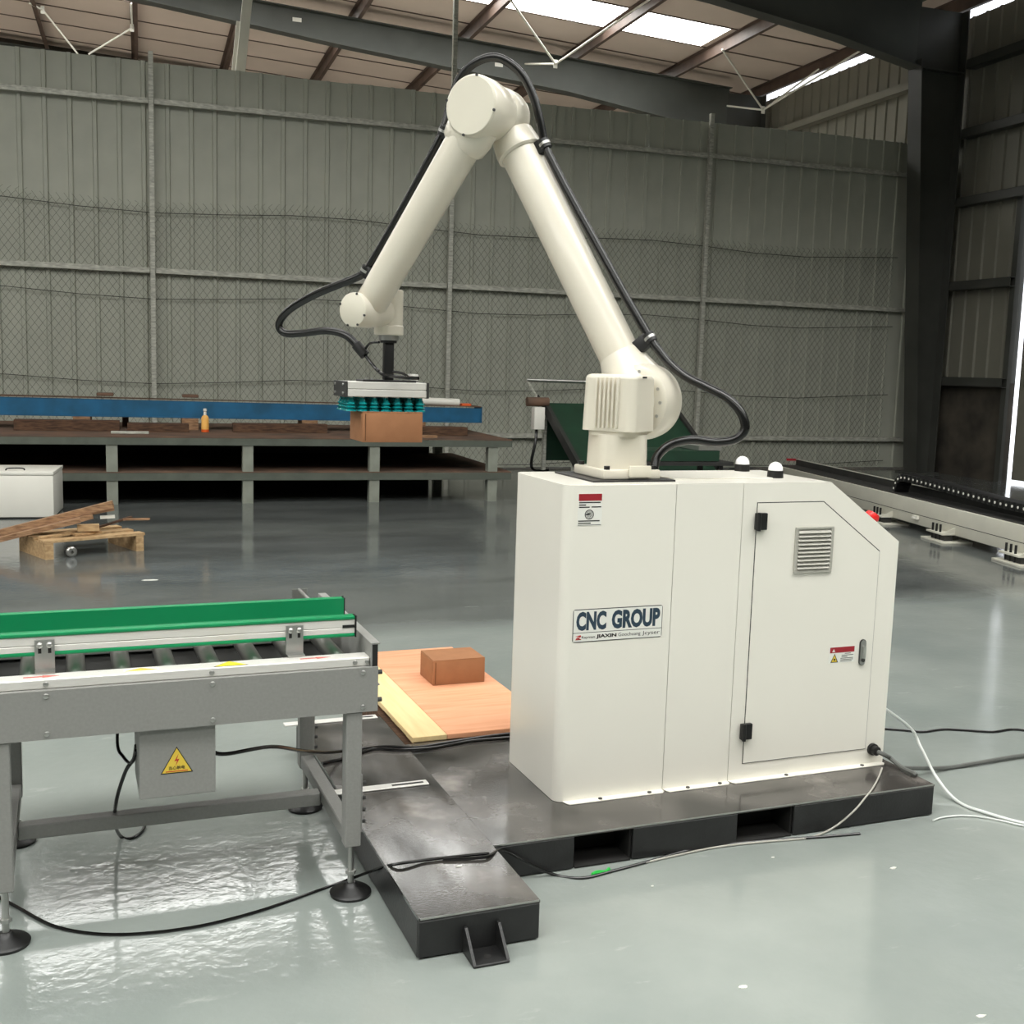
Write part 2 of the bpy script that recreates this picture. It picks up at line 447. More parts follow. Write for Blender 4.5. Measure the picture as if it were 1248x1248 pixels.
# --- outer walls
wall_rear = struct('wall_rear', bbox(MB(), (-25.2, 24.42, 0), (WX, 24.55, 8.3)), 'dark_dado', 'dark gable wall behind the partition', smooth=0)
wall_left = struct('wall_left', bbox(MB(), (-25.3, -21, 0), (-25.2, 24.4, 7.3)), 'wall_plain', 'plain side wall of the hall far to the left', smooth=0)
wall_front = struct('wall_front', bbox(MB(), (-25.2, -21.1, 0), (WX, -21, 8.3)), 'wall_plain', 'plain end wall of the hall behind the viewer', smooth=0)

wall_right = struct_root('wall_right', bld(WX, 6, 0), 'side wall of corrugated cladding over a dark base with steel columns and girts')
DY0, DY1, DZ = 5.6, 10.52, 4.3              # door opening
for a, b in ((-21, DY0), (DY1, 24.4)):
    part('base_wall', bbox(MB(), (WX, a, 0), (WX + 0.09, b, 1.5)), 'dark_dado', wall_right, smooth=0)
def clad(Y, z0, z1):
    # one 0.9 m corrugated sheet with three ribs
    pts = []
    for i in range(3):
        for dy, dx in ((0, 0), (0.225, 0), (0.24, -0.028), (0.285, -0.028), (0.30, 0)):
            pts.append((Y + i * 0.3 + dy * 0.999, dx))
    poly = [bld(WX + 0.03 + dx, y, z0) for y, dx in pts] + [bld(WX + 0.034 + dx, y, z0) for y, dx in reversed(pts)]
    return MB().prism(poly, BZ * (z1 - z0))
c0 = part('cladding_sheet', clad(DY1, 1.5, 7.17), 'clad_beige', wall_right, smooth=0)
for i in list(range(-17, -5)) + list(range(1, 16)): again(c0, BY * (0.9 * i), wall_right)
c1 = part('cladding_sheet', clad(DY1 - 0.9, DZ, 7.17), 'clad_beige', wall_right, smooth=0)
for i in range(1, 6): again(c1, BY * (-0.9 * i), wall_right)
part('base_wall', bbox(MB(), (WX, -21, 1.5), (WX + 0.1, -5, 7.17)), 'wall_plain', wall_right, smooth=0)
for z in (1.5, 3.0, 4.3, 5.35, 6.4):
    for a, b in ((-21, 5.85), (6.15, 11.85), (12.15, 17.85), (18.15, 24.3)):
        if z < DZ and a > 6 and a < 7: a = DY1
        elif z < DZ and b < 6: b = DY0
        mb = MB(); bbox(mb, (WX - 0.16, a, z - 0.07), (WX - 0.15, b, z + 0.07)); bbox(mb, (WX - 0.16, a, z + 0.06), (WX, b, z + 0.07)); bbox(mb, (WX - 0.16, a, z - 0.07), (WX, b, z - 0.06))
        part('girt', mb, 'clad_beige' if a > 12 else 'column_steel', wall_right, smooth=0)
def column(Y):
    mb = MB(); w = 0.32
    for y0, y1, xin in ((Y - w / 2, Y + w / 2, 0.0),):
        # inner flange leans, outer flange upright, web between
        mb.prism([bld(10.62, y0, 0), bld(10.64, y0, 0), bld(10.17, y0, 6.4), bld(10.15, y0, 6.4)], BY * w)
        mb.prism([bld(10.96, y0, 0), bld(10.98, y0, 0), bld(10.98, y0, 7.2), bld(10.96, y0, 7.2)], BY * w)
        mb.prism([bld(10.64, Y - 0.007, 0), bld(10.96, Y - 0.007, 0), bld(10.96, Y - 0.007, 7.2), bld(10.17, Y - 0.007, 7.2), bld(10.17, Y - 0.007, 6.4)], BY * 0.014)
        bbox(mb, (10.17, y0, 6.26), (10.96, y1, 6.28))
        bbox(mb, (10.5, y0 - 0.05, 0), (11.04, y1 + 0.05, 0.02))
    return mb
q0 = part('column', column(12.0), 'column_steel', wall_right, smooth=0)
for Y in (18, 6, 0, -6): again(q0, BY * (Y - 12.0), wall_right)

door_1 = struct_root('door_1', bld(WX + 0.1, 8, 0), 'tall beige sliding door standing slightly ajar in the side wall')
for i in range(5):
    part('door_panel', bbox(MB(), (WX + 0.1, 5.36 + i * 1.016, 0.05), (WX + 0.15, 5.36 + i * 1.016 + 1.006, 4.5)), 'clad_beige', door_1, smooth=0)
part('door_rail', bbox(MB(), (WX + 0.06, 5.3, 4.3), (WX + 0.1, 10.3, 4.42)), 'column_steel', door_1, smooth=0)
part('door_jamb', bbox(MB(), (WX - 0.06, DY1, 0), (WX + 0.1, DY1 + 0.1, DZ)), 'column_steel', door_1, smooth=0)
part('door_rail', bbox(MB(), (WX + 0.06, 5.3, 1.45), (WX + 0.1, 10.3, 1.55)), 'column_steel', door_1, smooth=0)

# --- corrugated partition across the hall
wall_back = struct_root('wall_back', bld(3, FY, 0), 'tall grey corrugated sheet partition on galvanised posts and rails')
def psheet(X, z0=0.03, z1=5.32, n=3):
    pts = []
    for i in range(n):
        for dx, dy in ((0, 0), (0.232, 0), (0.244, -0.026), (0.286, -0.026), (0.298, 0)):
            pts.append((X + i * 0.3 + dx, dy))
    poly = [bld(x, FY + 0.06 + dy, z0) for x, dy in pts] + [bld(x, FY + 0.063 + dy, z0) for x, dy in reversed(pts)]
    return MB().prism(poly, BZ * (z1 - z0))
FX0 = -7.47
s0 = part('sheet_panel', psheet(FX0), 'sheet_grey', wall_back, smooth=0)
for i in range(1, 20): again(s0, V(BX * (0.9 * i)) + BZ * random.uniform(-0.012, 0.012), wall_back)
part('sheet_panel', psheet(FX0 + 18.0, n=2), 'sheet_grey', wall_back, smooth=0)
FP = [-5.17, -1.11, 2.95, 7.01]
for i, X in enumerate(FP):
    top = 7.62 if i == 2 else 5.42
    mb = MB(); bbox(mb, (X - 0.03, FY - 0.075, 0), (X + 0.03, FY - 0.005, top)); bbox(mb, (X - 0.08, FY - 0.09, 0), (X + 0.08, FY + 0.01, 0.012))
    part('post', mb, 'rail_galv', wall_back, smooth=0)
bays = [-7.5] + FP + [11.0]
for z in (4.806, 2.644, 0.504):
    for a, b in zip(bays, bays[1:]):
        mb = MB()
        bbox(mb, (a + 0.04, FY - 0.045, z - 0.035), (b - 0.04, FY - 0.04, z + 0.035))
        bbox(mb, (a + 0.04, FY - 0.045, z + 0.03), (b - 0.04, FY + 0.025, z + 0.035)); bbox(mb, (a + 0.04, FY - 0.045, z - 0.035), (b - 0.04, FY + 0.025, z - 0.03))
        part('rail', mb, 'rail_galv', wall_back, smooth=0)

def chain_link():
    # hangs from the rails of the partition
    v, f = [], []
    w, h, r, ztop = 0.048, 0.064, 0.0026, 3.5
    n = int((10.55 + 7.4) / w)
    def seg(a, b):
        o = len(v)
        for p in (a, b):
            v.extend([p + V(BX) * r, p + V(BX) * (-r * 0.5) + V(BY) * (r * 0.87), p + V(BX) * (-r * 0.5) - V(BY) * (r * 0.87)])
        f.extend([(o, o + 1, o + 4, o + 3), (o + 1, o + 2, o + 5, o + 4), (o + 2, o, o + 3, o + 5)])
    for i in range(n):
        X = -7.4 + i * w
        top = ztop + 0.05 * math.sin(X * 1.3) + (0.06 if i % 2 else 0.0)
        z, k = 0.05, 0
        while z < top:
            s = w * 0.5 if (k + i) % 2 else -w * 0.5
            seg(bld(X + s, FY + 0.0, z), bld(X - s, FY + 0.015, min(z + h, top + 0.03)))
            z += h; k += 1
    for z in (3.44, 2.32, 1.2, 0.1):
        X = -7.4
        while X < 10.4:
            seg2 = min(X + 0.9, 10.55)
            a, b = bld(X, FY - 0.005, z + 0.05 * math.sin(X * 1.3)), bld(seg2, FY - 0.005, z + 0.05 * math.sin(seg2 * 1.3))
            o = len(v); rr = 0.006
            for p in (a, b): v.extend([p + V((0, 0, rr)), p + V(BY) * rr - BZ * rr * 0.5, p - V(BY) * rr - BZ * rr * 0.5])
            f.extend([(o, o + 1, o + 4, o + 3), (o + 1, o + 2, o + 5, o + 4), (o + 2, o, o + 3, o + 5)])
            X += 0.9
    mb = MB(); mb.v = v; mb.f = f
    part('chain_link_mesh', mb, 'mesh_wire', wall_back, smooth=0, kind='stuff', label='rusty chain-link wire mesh hung against the sheets')
chain_link()

# leaning white poles behind the partition
def pole(top_px, bot_px, Y, r, label, nm='leaning_pole'):
    a, b = on_by(*top_px, Y), on_by(*bot_px, Y)
    d = (b - a); foot = a + d * (a.z / (a.z - b.z))
    o = part(nm, MB().box((a + foot) / 2, ((a - foot).length, r, r), ((a - foot).normalized(), BY, (a - foot).normalized().cross(BY)), 0.0), 'off_white', None, smooth=0, base=True)
    tag(o, label, 'pole')
pole((304, -25), (293, 85), 13.6, 0.13, 'thick white pole leaning behind the grey partition up to the roof')
pole((291.5, 27), (286, 85), 14.2, 0.08, 'shorter white pole with a bolted plate on top behind the partition')

# ================================================================== STEEL PLATFORM
ZP = 0.1133
W_, D_, ZT, XS1, XS2, CXCH, ZCH = 1.3245, 0.434, 1.1583, 0.3978, 0.6558, 1.0114, 0.9397
PXL, PXR, PX1, PYF, PYI = -0.6449, -0.3069, 1.3506, -0.5991, -0.2418
PYB, PYA = 0.69, 1.04
plat = thing('base_platform', (0.2, 0.2, 0), 'black steel base platform under the white cabinet, with a side arm towards the viewer', 'platform')
top_t = 0.008
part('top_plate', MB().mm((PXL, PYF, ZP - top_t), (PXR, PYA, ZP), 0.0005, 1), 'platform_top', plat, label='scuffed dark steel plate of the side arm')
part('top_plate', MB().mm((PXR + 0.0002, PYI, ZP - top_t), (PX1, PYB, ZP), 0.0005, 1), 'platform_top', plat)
# arm: skirt plates on three sides
zs = ZP - top_t
part('skirt', MB().mm((PXL, PYF, 0.004), (PXR, PYF + 0.012, zs), 0.003, 1), 'black_steel', plat)
part('skirt', MB().mm((PXL, PYF + 0.013, 0.004), (PXL + 0.012, PYA, zs)), 'black_steel', plat)
part('skirt', MB().mm((PXR - 0.012, PYF + 0.013, 0.004), (PXR, PYI, zs)), 'black_steel', plat)
part('skirt', MB().mm((PXL + 0.013, PYA - 0.012, 0.004), (PXR, PYA, zs)), 'black_steel', plat)
# main body front side: three skirt lengths with two fork pockets between
pk = [(on_y(700, 1030, PYI).x, on_y(772, 1015, PYI).x), (on_y(899, 1000, PYI).x, on_y(968, 995, PYI).x)]
xs = [PXR] + [x for p in pk for x in p] + [PX1]
for i in (0, 2, 4):
    part('skirt', MB().mm((xs[i], PYI, 0.004), (xs[i + 1], PYI + 0.012, zs), 0.002, 1), 'black_steel', plat)
    part('skirt', MB().mm((xs[i], PYB - 0.012, 0.004), (xs[i + 1], PYB, zs), 0.002, 1), 'black_steel', plat)
for a, b in pk:
    mb = MB(); mb.mm((a, PYI + 0.013, 0.006), (a + 0.006, PYB - 0.013, zs)); mb.mm((b - 0.006, PYI + 0.013, 0.006), (b, PYB - 0.013, zs)); mb.mm((a + 0.006, PYI + 0.12, 0.006), (b - 0.006, PYI + 0.13, zs)); mb.mm((a + 0.006, PYI + 0.002, 0.002), (b - 0.006, PYB - 0.013, 0.006))
    part('fork_pocket', mb, 'seam_black', plat, smooth=0)  # dark back and floor plates added for the shade inside the pocket
part('skirt', MB().mm((PX1 - 0.012, PYI + 0.013, 0.004), (PX1, PYB - 0.013, zs)), 'black_steel', plat)
# bare wear line along the main top plate's front edge
part('edge_wear', MB().mm((PXR + 0.002, PYI - 0.0006, ZP - 0.004), (PX1 - 0.004, PYI + 0.001, ZP + 0.0004)), 'zinc', plat, smooth=0)
part('edge_wear', MB().mm((PXL + 0.004, PYF - 0.0006, ZP - 0.004), (PXR - 0.003, PYF + 0.001, ZP + 0.0004)), 'zinc', plat, smooth=0)
# anchor bracket on the arm's front
ab = on_z(597, 1172, 0.004); ax_ = ab.x
br = part('anchor_bracket', MB().mm((ax_ - 0.05, PYF - 0.085, 0.0), (ax_ + 0.05, PYF - 0.001, 0.008), 0.002, 1), 'black_steel', plat)
for s in (-1, 1):
    part('gusset', MB().prism([V((ax_ + s * 0.046 - 0.004, PYF - 0.082, 0.008)), V((ax_ + s * 0.046 - 0.004, PYF - 0.001, 0.008)), V((ax_ + s * 0.046 - 0.004, PYF - 0.001, 0.075)), V((ax_ + s * 0.046 - 0.004, PYF - 0.012, 0.075))], (0.008, 0, 0)), 'black_steel', br, smooth=0)
part('anchor_hole', MB().cyl((ax_, PYF - 0.05, 0.0075), (ax_, PYF - 0.05, 0.0086), 0.011, n=20), 'seam_black', br)

# ================================================================== CONTROL CABINET
cab = thing('control_cabinet', (W_ / 2, D_ / 2, ZP), 'glossy white steel control cabinet with a sloped corner, carrying the robot', 'cabinet')
ZB = ZP + 0.0015
def section(x0, x1, left=False, right=False):
    b = bmesh.new()
    if right: poly = [(x0, ZB), (x1, ZB), (x1, ZCH), (CXCH, ZT), (x0, ZT)]
    else: poly = [(x0, ZB), (x1, ZB), (x1, ZT), (x0, ZT)]
    n = len(poly)
    f = [b.verts.new((x, 0, z)) for x, z in poly]; g = [b.verts.new((x, D_, z)) for x, z in poly]
    b.faces.new(f); b.faces.new(list(reversed(g)))
    for i in range(n): b.faces.new((f[(i + 1) % n], f[i], g[i], g[(i + 1) % n]))
    b.verts.index_update(); b.edges.ensure_lookup_table()
    if left:
        es = [e for e in b.edges if all(abs(v.co.x - x0) < 1e-5 for v in e.verts) and abs(e.verts[0].co.y - e.verts[1].co.y) < 1e-5 and abs(e.verts[0].co.z - e.verts[1].co.z) > 0.1]
        bmesh.ops.bevel(b, geom=es, offset=0.032, segments=8, affect='EDGES', profile=0.5)
    es = [e for e in b.edges if abs(e.verts[0].co.z - e.verts[1].co.z) < 1e-4 and e.verts[0].co.z > ZT - 1e-4 and len(e.link_faces) == 2 and e.calc_face_angle(0) > 0.6]
    bmesh.ops.bevel(b, geom=es, offset=0.0025, segments=2, affect='EDGES', profile=0.5)
    return MB().bm(b)
even_shading(part('body_section', section(0, XS1 - 0.0012, left=True), 'paint_white', cab))
part('body_section', section(XS1 + 0.0012, XS2 - 0.0012), 'paint_white', cab)
part('body_section', section(XS2 + 0.0012, W_, right=True), 'paint_white', cab)
part('seam_filler', MB().mm((XS1 - 0.0012, 0.004, ZB), (XS1 + 0.0012, D_ - 0.002, ZT - 0.003)), 'seam_black', cab, smooth=0)
part('seam_filler', MB().mm((XS2 - 0.0012, 0.004, ZB), (XS2 + 0.0012, D_ - 0.002, ZT - 0.003)), 'seam_black', cab, smooth=0)
def flange(x0, x1):
    c = 0.012; y = -0.03
    return MB().prism([V((x0, 0.001, ZP + 0.0008)), V((x0 + c * 0.4, y + c, ZP + 0.0008)), V((x0 + c, y, ZP + 0.0008)), V((x1 - c, y, ZP + 0.0008)), V((x1, y + c, ZP + 0.0008)), V((x1, 0.001, ZP + 0.0008))], (0, 0, 0.0024))
for a, b in ((0.028, XS1 - 0.002), (XS1 + 0.002, XS2 - 0.002), (XS2 + 0.002, W_ - 0.006)):
    fl = part('flange', flange(a, b), 'paint_white', cab, smooth=0)
    for t in (0.35, 0.85):
        x = a + (b - a) * t
        part('screw', MB().cyl((x, -0.016, ZP + 0.003), (x, -0.016, ZP + 0.0065), 0.007, n=10), 'dark_grey', fl)

def fq(u, v, y=0.0):
    p = on_y(u, v, y); return (p.x, p.z)
def plate(poly, y0, th):
    return MB().prism([V((x, y0, z)) for x, z in poly], (0, -th, 0))
# door with its gap
dp = [fq(925, 613.5), fq(1003.3, 611.4), fq(1074, 672), fq(1051, 912.8), fq(903.7, 929.3)]
zt_d = (dp[0][1] + dp[1][1]) / 2; zb_d = (dp[3][1] + dp[4][1]) / 2; xl = (dp[0][0] + dp[4][0]) / 2; xr = (dp[2][0] + dp[3][0]) / 2
DP = [(xl, zt_d), (dp[1][0], zt_d), (xr, dp[2][1]), (xr, zb_d), (xl, zb_d)]
def grow(poly, d):
    cx = sum(p[0] for p in poly) / len(poly); cz = sum(p[1] for p in poly) / len(poly)
    return [(x + (d if x > cx else -d), z + (d if z > cz else -d)) for x, z in poly]
part('door_gap', plate(grow(DP, 0.0028), 0.0, 0.0008), 'seam_black', cab, smooth=0)
door = part('door', plate(DP, -0.0008, 0.0022), 'paint_white', cab, smooth=0)
DYF = -0.003
for u0, u1, v0, v1 in ((918, 932.5, 624.5, 645.5), (900, 914, 880, 900.5)):
    a, b = fq(u0, v1), fq(u1, v0)
    mb = MB().mm((a[0], DYF - 0.016, a[1]), (b[0], DYF, b[1]), 0.003); mb.cyl((a[0] + 0.008, DYF - 0.018, a[1] - 0.002), (a[0] + 0.008, DYF - 0.018, b[1] + 0.002), 0.007, n=12)
    part('hinge', mb, 'black_plastic', door)
# louvred vent
g0, g1 = fq(965.2, 699.2), fq(1015.2, 641)
vent = part('vent_frame', MB().mm((g0[0], DYF - 0.006, g0[1]), (g1[0], DYF, g0[1] + 0.012), 0.001, 1).mm((g0[0], DYF - 0.006, g1[1] - 0.008), (g1[0], DYF, g1[1]), 0.001, 1).mm((g0[0], DYF - 0.006, g0[1] + 0.012), (g0[0] + 0.012, DYF, g1[1] - 0.008)).mm((g1[0] - 0.012, DYF - 0.006, g0[1] + 0.012), (g1[0], DYF, g1[1] - 0.008)).mm((g0[0] + 0.01, DYF - 0.001, g0[1] + 0.01), (g1[0] - 0.01, DYF, g1[1] - 0.006)), 'vent_grey', door)
nl = 10; zz0, zz1 = g0[1] + 0.014, g1[1] - 0.010
for i in range(nl):
    z = zz0 + (zz1 - zz0) * (i + 0.5) / nl; hh = (zz1 - zz0) / nl
    part('slat', MB().prism([V((g0[0] + 0.0125, DYF - 0.0012, z + hh * 0.45)), V((g0[0] + 0.0125, DYF - 0.010, z - hh * 0.30)), V((g0[0] + 0.0125, DYF - 0.0085, z - hh * 0.42)), V((g0[0] + 0.0125, DYF - 0.0012, z + hh * 0.25))], (g1[0] - g0[0] - 0.025, 0, 0)), 'vent_grey', vent, smooth=0)
# latch: oval plate, lever, key lock
l0, l1 = fq(1045, 810.5), fq(1054.5, 778.5)
def oval(x0, z0, x1, z1, y, th, n=8):
    r = (x1 - x0) / 2; cx = (x0 + x1) / 2; P = []
    for k in range(n + 1): a = math.pi * k / n; P.append((cx + r * math.cos(a), z1 - r + r * math.sin(a)))
    for k in range(n + 1): a = math.pi + math.pi * k / n; P.append((cx + r * math.cos(a), z0 + r + r * math.sin(a)))
    return plate(P, y, th)
lt = part('latch', oval(l0[0], l0[1], l1[0], l1[1], DYF, 0.005), 'dark_grey', door)
part('latch_plate', oval(l0[0] + 0.002, l0[1] + 0.002, l1[0] - 0.002, l1[1] - 0.002, DYF - 0.005, 0.002), 'zinc', lt)
part('lever', oval(l0[0] + 0.009, l0[1] + 0.024, l1[0] - 0.004, l1[1] - 0.022, DYF - 0.007, 0.005), 'aluminium', lt)
cxl = (l0[0] + l1[0]) / 2
part('key_lock', MB().cyl((cxl, DYF - 0.007, l0[1] + 0.02), (cxl, DYF - 0.012, l0[1] + 0.02), 0.007, n=16), 'dark_grey', lt)

# --- printed plates and stickers
def rect(x0, z0, x1, z1, y, th): return plate([(x0, z0), (x1, z0), (x1, z1), (x0, z1)], y, th)
def words(name, text, x0, z0, x1, z1, y, material, parent, bold=0.0):
    return part(name, glyphs(text, V((x0, y, z0)), EXX, EZZ, x1 - x0, z1 - z0, bold), material, parent, smooth=0)
# name plate
n0, n1 = fq(697.2, 783.5), fq(807.8, 737)
zsp = n0[1] + (n1[1] - n0[1]) * 0.285
def rrect(x0, z0, x1, z1, r, y, th, n=4):
    P = []
    for cx, cz, a0 in ((x1 - r, z1 - r, 0), (x0 + r, z1 - r, 90), (x0 + r, z0 + r, 180), (x1 - r, z0 + r, 270)):
        for k in range(n + 1):
            a = math.radians(a0 + 90 * k / n); P.append((cx + r * math.cos(a), cz + r * math.sin(a)))
    return plate(P, y, th)
sign = part('name_plate', rrect(n0[0], n0[1], n1[0], n1[1], 0.008, 0.0, 0.001), 'ink_black', cab, smooth=0, label='white name plate reading CNC GROUP in dark blue')
part('plate_field', rect(n0[0] + 0.0022, zsp + 0.001, n1[0] - 0.0022, n1[1] - 0.0025, -0.001, 0.0004), 'label_white', sign, smooth=0)
part('plate_field', rect(n0[0] + 0.0022, n0[1] + 0.0025, n1[0] - 0.0022, zsp - 0.001, -0.001, 0.0004), 'label_white', sign, smooth=0)
nw = n1[0] - n0[0]
zc0, zc1 = zsp + 0.007, n1[1] - 0.008
words('lettering', 'CNC', n0[0] + nw * 0.035, zc0, n0[0] + nw * 0.365, zc1, -0.0018, 'ink_blue', sign, 0.05)
words('lettering', 'GROUP', n0[0] + nw * 0.425, zc0, n0[0] + nw * 0.972, zc1, -0.0018, 'ink_blue', sign, 0.05)
zl0 = n0[1] + 0.008; zl1 = zsp - 0.007
em = MB()
ex0 = n0[0] + nw * 0.03; ew = nw * 0.065; eh = zl1 - zl0
for P in ([(0, .78), (.9, 1), (1, .62), (.55, .45), (1.0, .12), (.6, 0), (.35, .4), (.62, .7)], [(0, .0), (.3, .55), (.48, .55), (.3, .22), (.95, .2), (1, .0)]):
    em.prism([V((ex0 + a * ew, -0.0016, zl0 + b * eh)) for a, b in P], (0, -0.0003, 0))
part('emblem', em, 'ink_red', sign, smooth=0)
words('lettering', 'Rayman', n0[0] + nw * 0.10, zl0 + eh * .1, n0[0] + nw * 0.245, zl0 + eh * .75, -0.0018, 'ink_black', sign, 0.01)
words('lettering', 'JIAXIN', n0[0] + nw * 0.26, zl0, n0[0] + nw * 0.485, zl0 + eh * .95, -0.0018, 'ink_black', sign, 0.045)
words('lettering', 'Goochuang', n0[0] + nw * 0.505, zl0 + eh * .02, n0[0] + nw * 0.755, zl0 + eh, -0.0018, 'ink_black', sign, 0.0)
words('lettering', 'Jcyser', n0[0] + nw * 0.775, zl0 + eh * .02, n0[0] + nw * 0.975, zl0 + eh, -0.0018, 'ink_black', sign, 0.0)
# warning card at the top left
w0, w1 = fq(703.4, 641), fq(734.4, 601)
card = part('warning_card', rrect(w0[0], w0[1], w1[0], w1[1], 0.003, 0.0, 0.0008), 'label_white', cab, smooth=0, label='small white warning card with a dark red header')
cw, ch_ = w1[0] - w0[0], w1[1] - w0[1]
CXf = lambda t: w0[0] + cw * t
CZf = lambda t: w0[1] + ch_ * t
part('card_header', rect(CXf(.02), CZf(.77), CXf(.98), CZf(.985), -0.0008, 0.0003), 'label_red', card, smooth=0)
for a, b, z in ((.04, .93, .70), (.04, .33, .625), (.04, .48, .555), (.56, .96, .56), (.03, .92, .13), (.03, .55, .06)):
    part('print_line', rect(CXf(a), CZf(z), CXf(b), CZf(z + .035), -0.0008, 0.0003), 'ink_black', card, smooth=0)
ring = MB().lathe(V((CXf(.48), -0.0008, CZf(.345))), (0, -1, 0), [(ch_ * .135, 0), (ch_ * .155, 0), (ch_ * .155, 0.0004), (ch_ * .135, 0.0004), (ch_ * .135, 0)], 28)
part('pictogram', ring, 'ink_black', card)
part('pictogram', MB().prism([V((CXf(.30), -0.0008, CZf(.33))), V((CXf(.46), -0.0008, CZf(.33))), V((CXf(.56), -0.0008, CZf(.38))), V((CXf(.46), -0.0008, CZf(.39))), V((CXf(.30), -0.0008, CZf(.345)))], (0, -0.0004, 0)), 'ink_black', card, smooth=0)
part('card_rule', rect(CXf(.02), CZf(.015), CXf(.98), CZf(.03), -0.0008, 0.0003), 'dark_grey', card, smooth=0)
# caution sticker on the door
k0, k1 = fq(1008.6, 808.6), fq(1041.4, 786)
stk = part('caution_sticker', rect(k0[0], k0[1], k1[0], k1[1], DYF, 0.0006), 'label_white', door, smooth=0, label='white caution sticker with red header and yellow triangle')
kw, kh = k1[0] - k0[0], k1[1] - k0[1]
KX = lambda t: k0[0] + kw * t
KZ = lambda t: k0[1] + kh * t
part('sticker_header', rect(KX(.04), KZ(.62), KX(.985), KZ(.96), DYF - 0.0006, 0.0003), 'label_red', stk, smooth=0)
tri = lambda x0, x1, z0, z1, y: plate([(x0, z0), (x1, z0), ((x0 + x1) / 2, z1)], y, 0.0003)
part('triangle', tri(KX(.12), KX(.24), KZ(.68), KZ(.86), DYF - 0.0009), 'label_white', stk, smooth=0)
part('triangle', tri(KX(.08), KX(.37), KZ(.04), KZ(.58), DYF - 0.0006), 'ink_black', stk, smooth=0)
part('triangle', tri(KX(.12), KX(.33), KZ(.08), KZ(.49), DYF - 0.0009), 'label_yellow', stk, smooth=0)
part('triangle_symbol', MB().cyl((KX(.225), DYF - 0.0012, KZ(.22)), (KX(.225), DYF - 0.0015, KZ(.22)), kh * .065, n=12), 'ink_black', stk)
for a, b, z in ((.62, .85, .53), (.50, .95, .43), (.50, .72, .34), (.46, .95, .25), (.46, .95, .16), (.46, .90, .07)):
    part('print_line', rect(KX(a), KZ(z), KX(b), KZ(z + .035), DYF - 0.0006, 0.0003), 'dark_grey', stk, smooth=0)

# domes, top plates, emergency stop, gland
for u, v in ((890.2, 571.5), (944.6, 582)):
    p = on_z(u, v, ZT)
    p.y = min(p.y, D_ - 0.03)
    lb = part('lamp_base', MB().cyl((p.x, p.y, ZT), (p.x, p.y, ZT + 0.026), 0.029, 0.0275, 28), 'black_plastic', cab)
    part('lamp_dome', MB().lathe((p.x, p.y, ZT + 0.026), (0, 0, 1), [(0.026, 0)] + [(0.026 * math.cos(math.radians(t)), 0.004 + 0.026 * math.sin(math.radians(t))) for t in range(0, 90, 12)] + [(0, 0.030)], 28), 'dome_white', lb)
part('top_cover', MB().mm((0.46, 0.13, ZT), (0.86, 0.40, ZT + 0.003), 0.001, 1), 'paint_white', cab)
ch_n = V((ZT - ZCH, 0, W_ - CXCH)).normalized(); ch_d = V((W_ - CXCH, 0, ZCH - ZT)).normalized()
ep = V((CXCH, 0, ZT)) + ch_d * 0.30 + V((0, 0.10, 0))
es = part('emergency_stop', MB().cyl(ep, ep + ch_n * 0.018, 0.022, n=24), 'label_yellow', cab)
part('stop_button', MB().lathe(ep + ch_n * 0.018, ch_n, [(0.012, 0), (0.012, 0.010), (0.026, 0.012), (0.028, 0.02), (0.024, 0.032), (0, 0.036)], 28), 'red_plastic', es)
gp = V((fq(1062.5, 912.5)[0], 0, fq(1062.5, 912.5)[1]))
part('cable_gland', MB().lathe(gp, (0, -1, 0), [(0.022, 0), (0.022, 0.012), (0.017, 0.014), (0.017, 0.03), (0.011, 0.034), (0, 0.034)], 20), 'black_plastic', cab)

# ================================================================== ROBOT ARM
BC = V((0.278, 0.205, 0))
_az = math.radians(52.8)
A_ = V((math.sin(_az), math.cos(_az), 0)); R_ = V((-math.cos(_az), math.sin(_az), 0))
def arm(r, z, s): return BC + R_ * r + A_ * s + EZZ * z
def on_arm(u, v, s): return hit(u, v, A_, A_.dot(BC) + s)
rob = thing('robot_arm', (BC.x, BC.y, ZT), 'large white jointed robot arm standing on the white cabinet', 'robot')
part('mounting_plate', MB().mm((0.125, 0.065, ZT), (0.43, 0.375, ZT + 0.006), 0.001, 1), 'black_steel', rob)
foot = part('foot', MB().mm((0.172, 0.088, ZT + 0.006), (0.385, 0.322, ZT + 0.038), 0.006), 'robot_white', rob)
part('connector_cover', MB().mm((0.262, 0.079, ZT + 0.012), (0.345, 0.088, ZT + 0.052), 0.004), 'cap_grey_white', foot)
for x in (0.192, 0.365):
    for y in (0.105, 0.30):
        part('foot_bolt', MB().cyl((x, y, ZT + 0.038), (x, y, ZT + 0.05), 0.011, n=6), 'black_plastic', foot)
part('foot_lug', MB().mm((0.355, 0.25, ZT + 0.036), (0.388, 0.315, ZT + 0.085), 0.004), 'robot_white', foot)
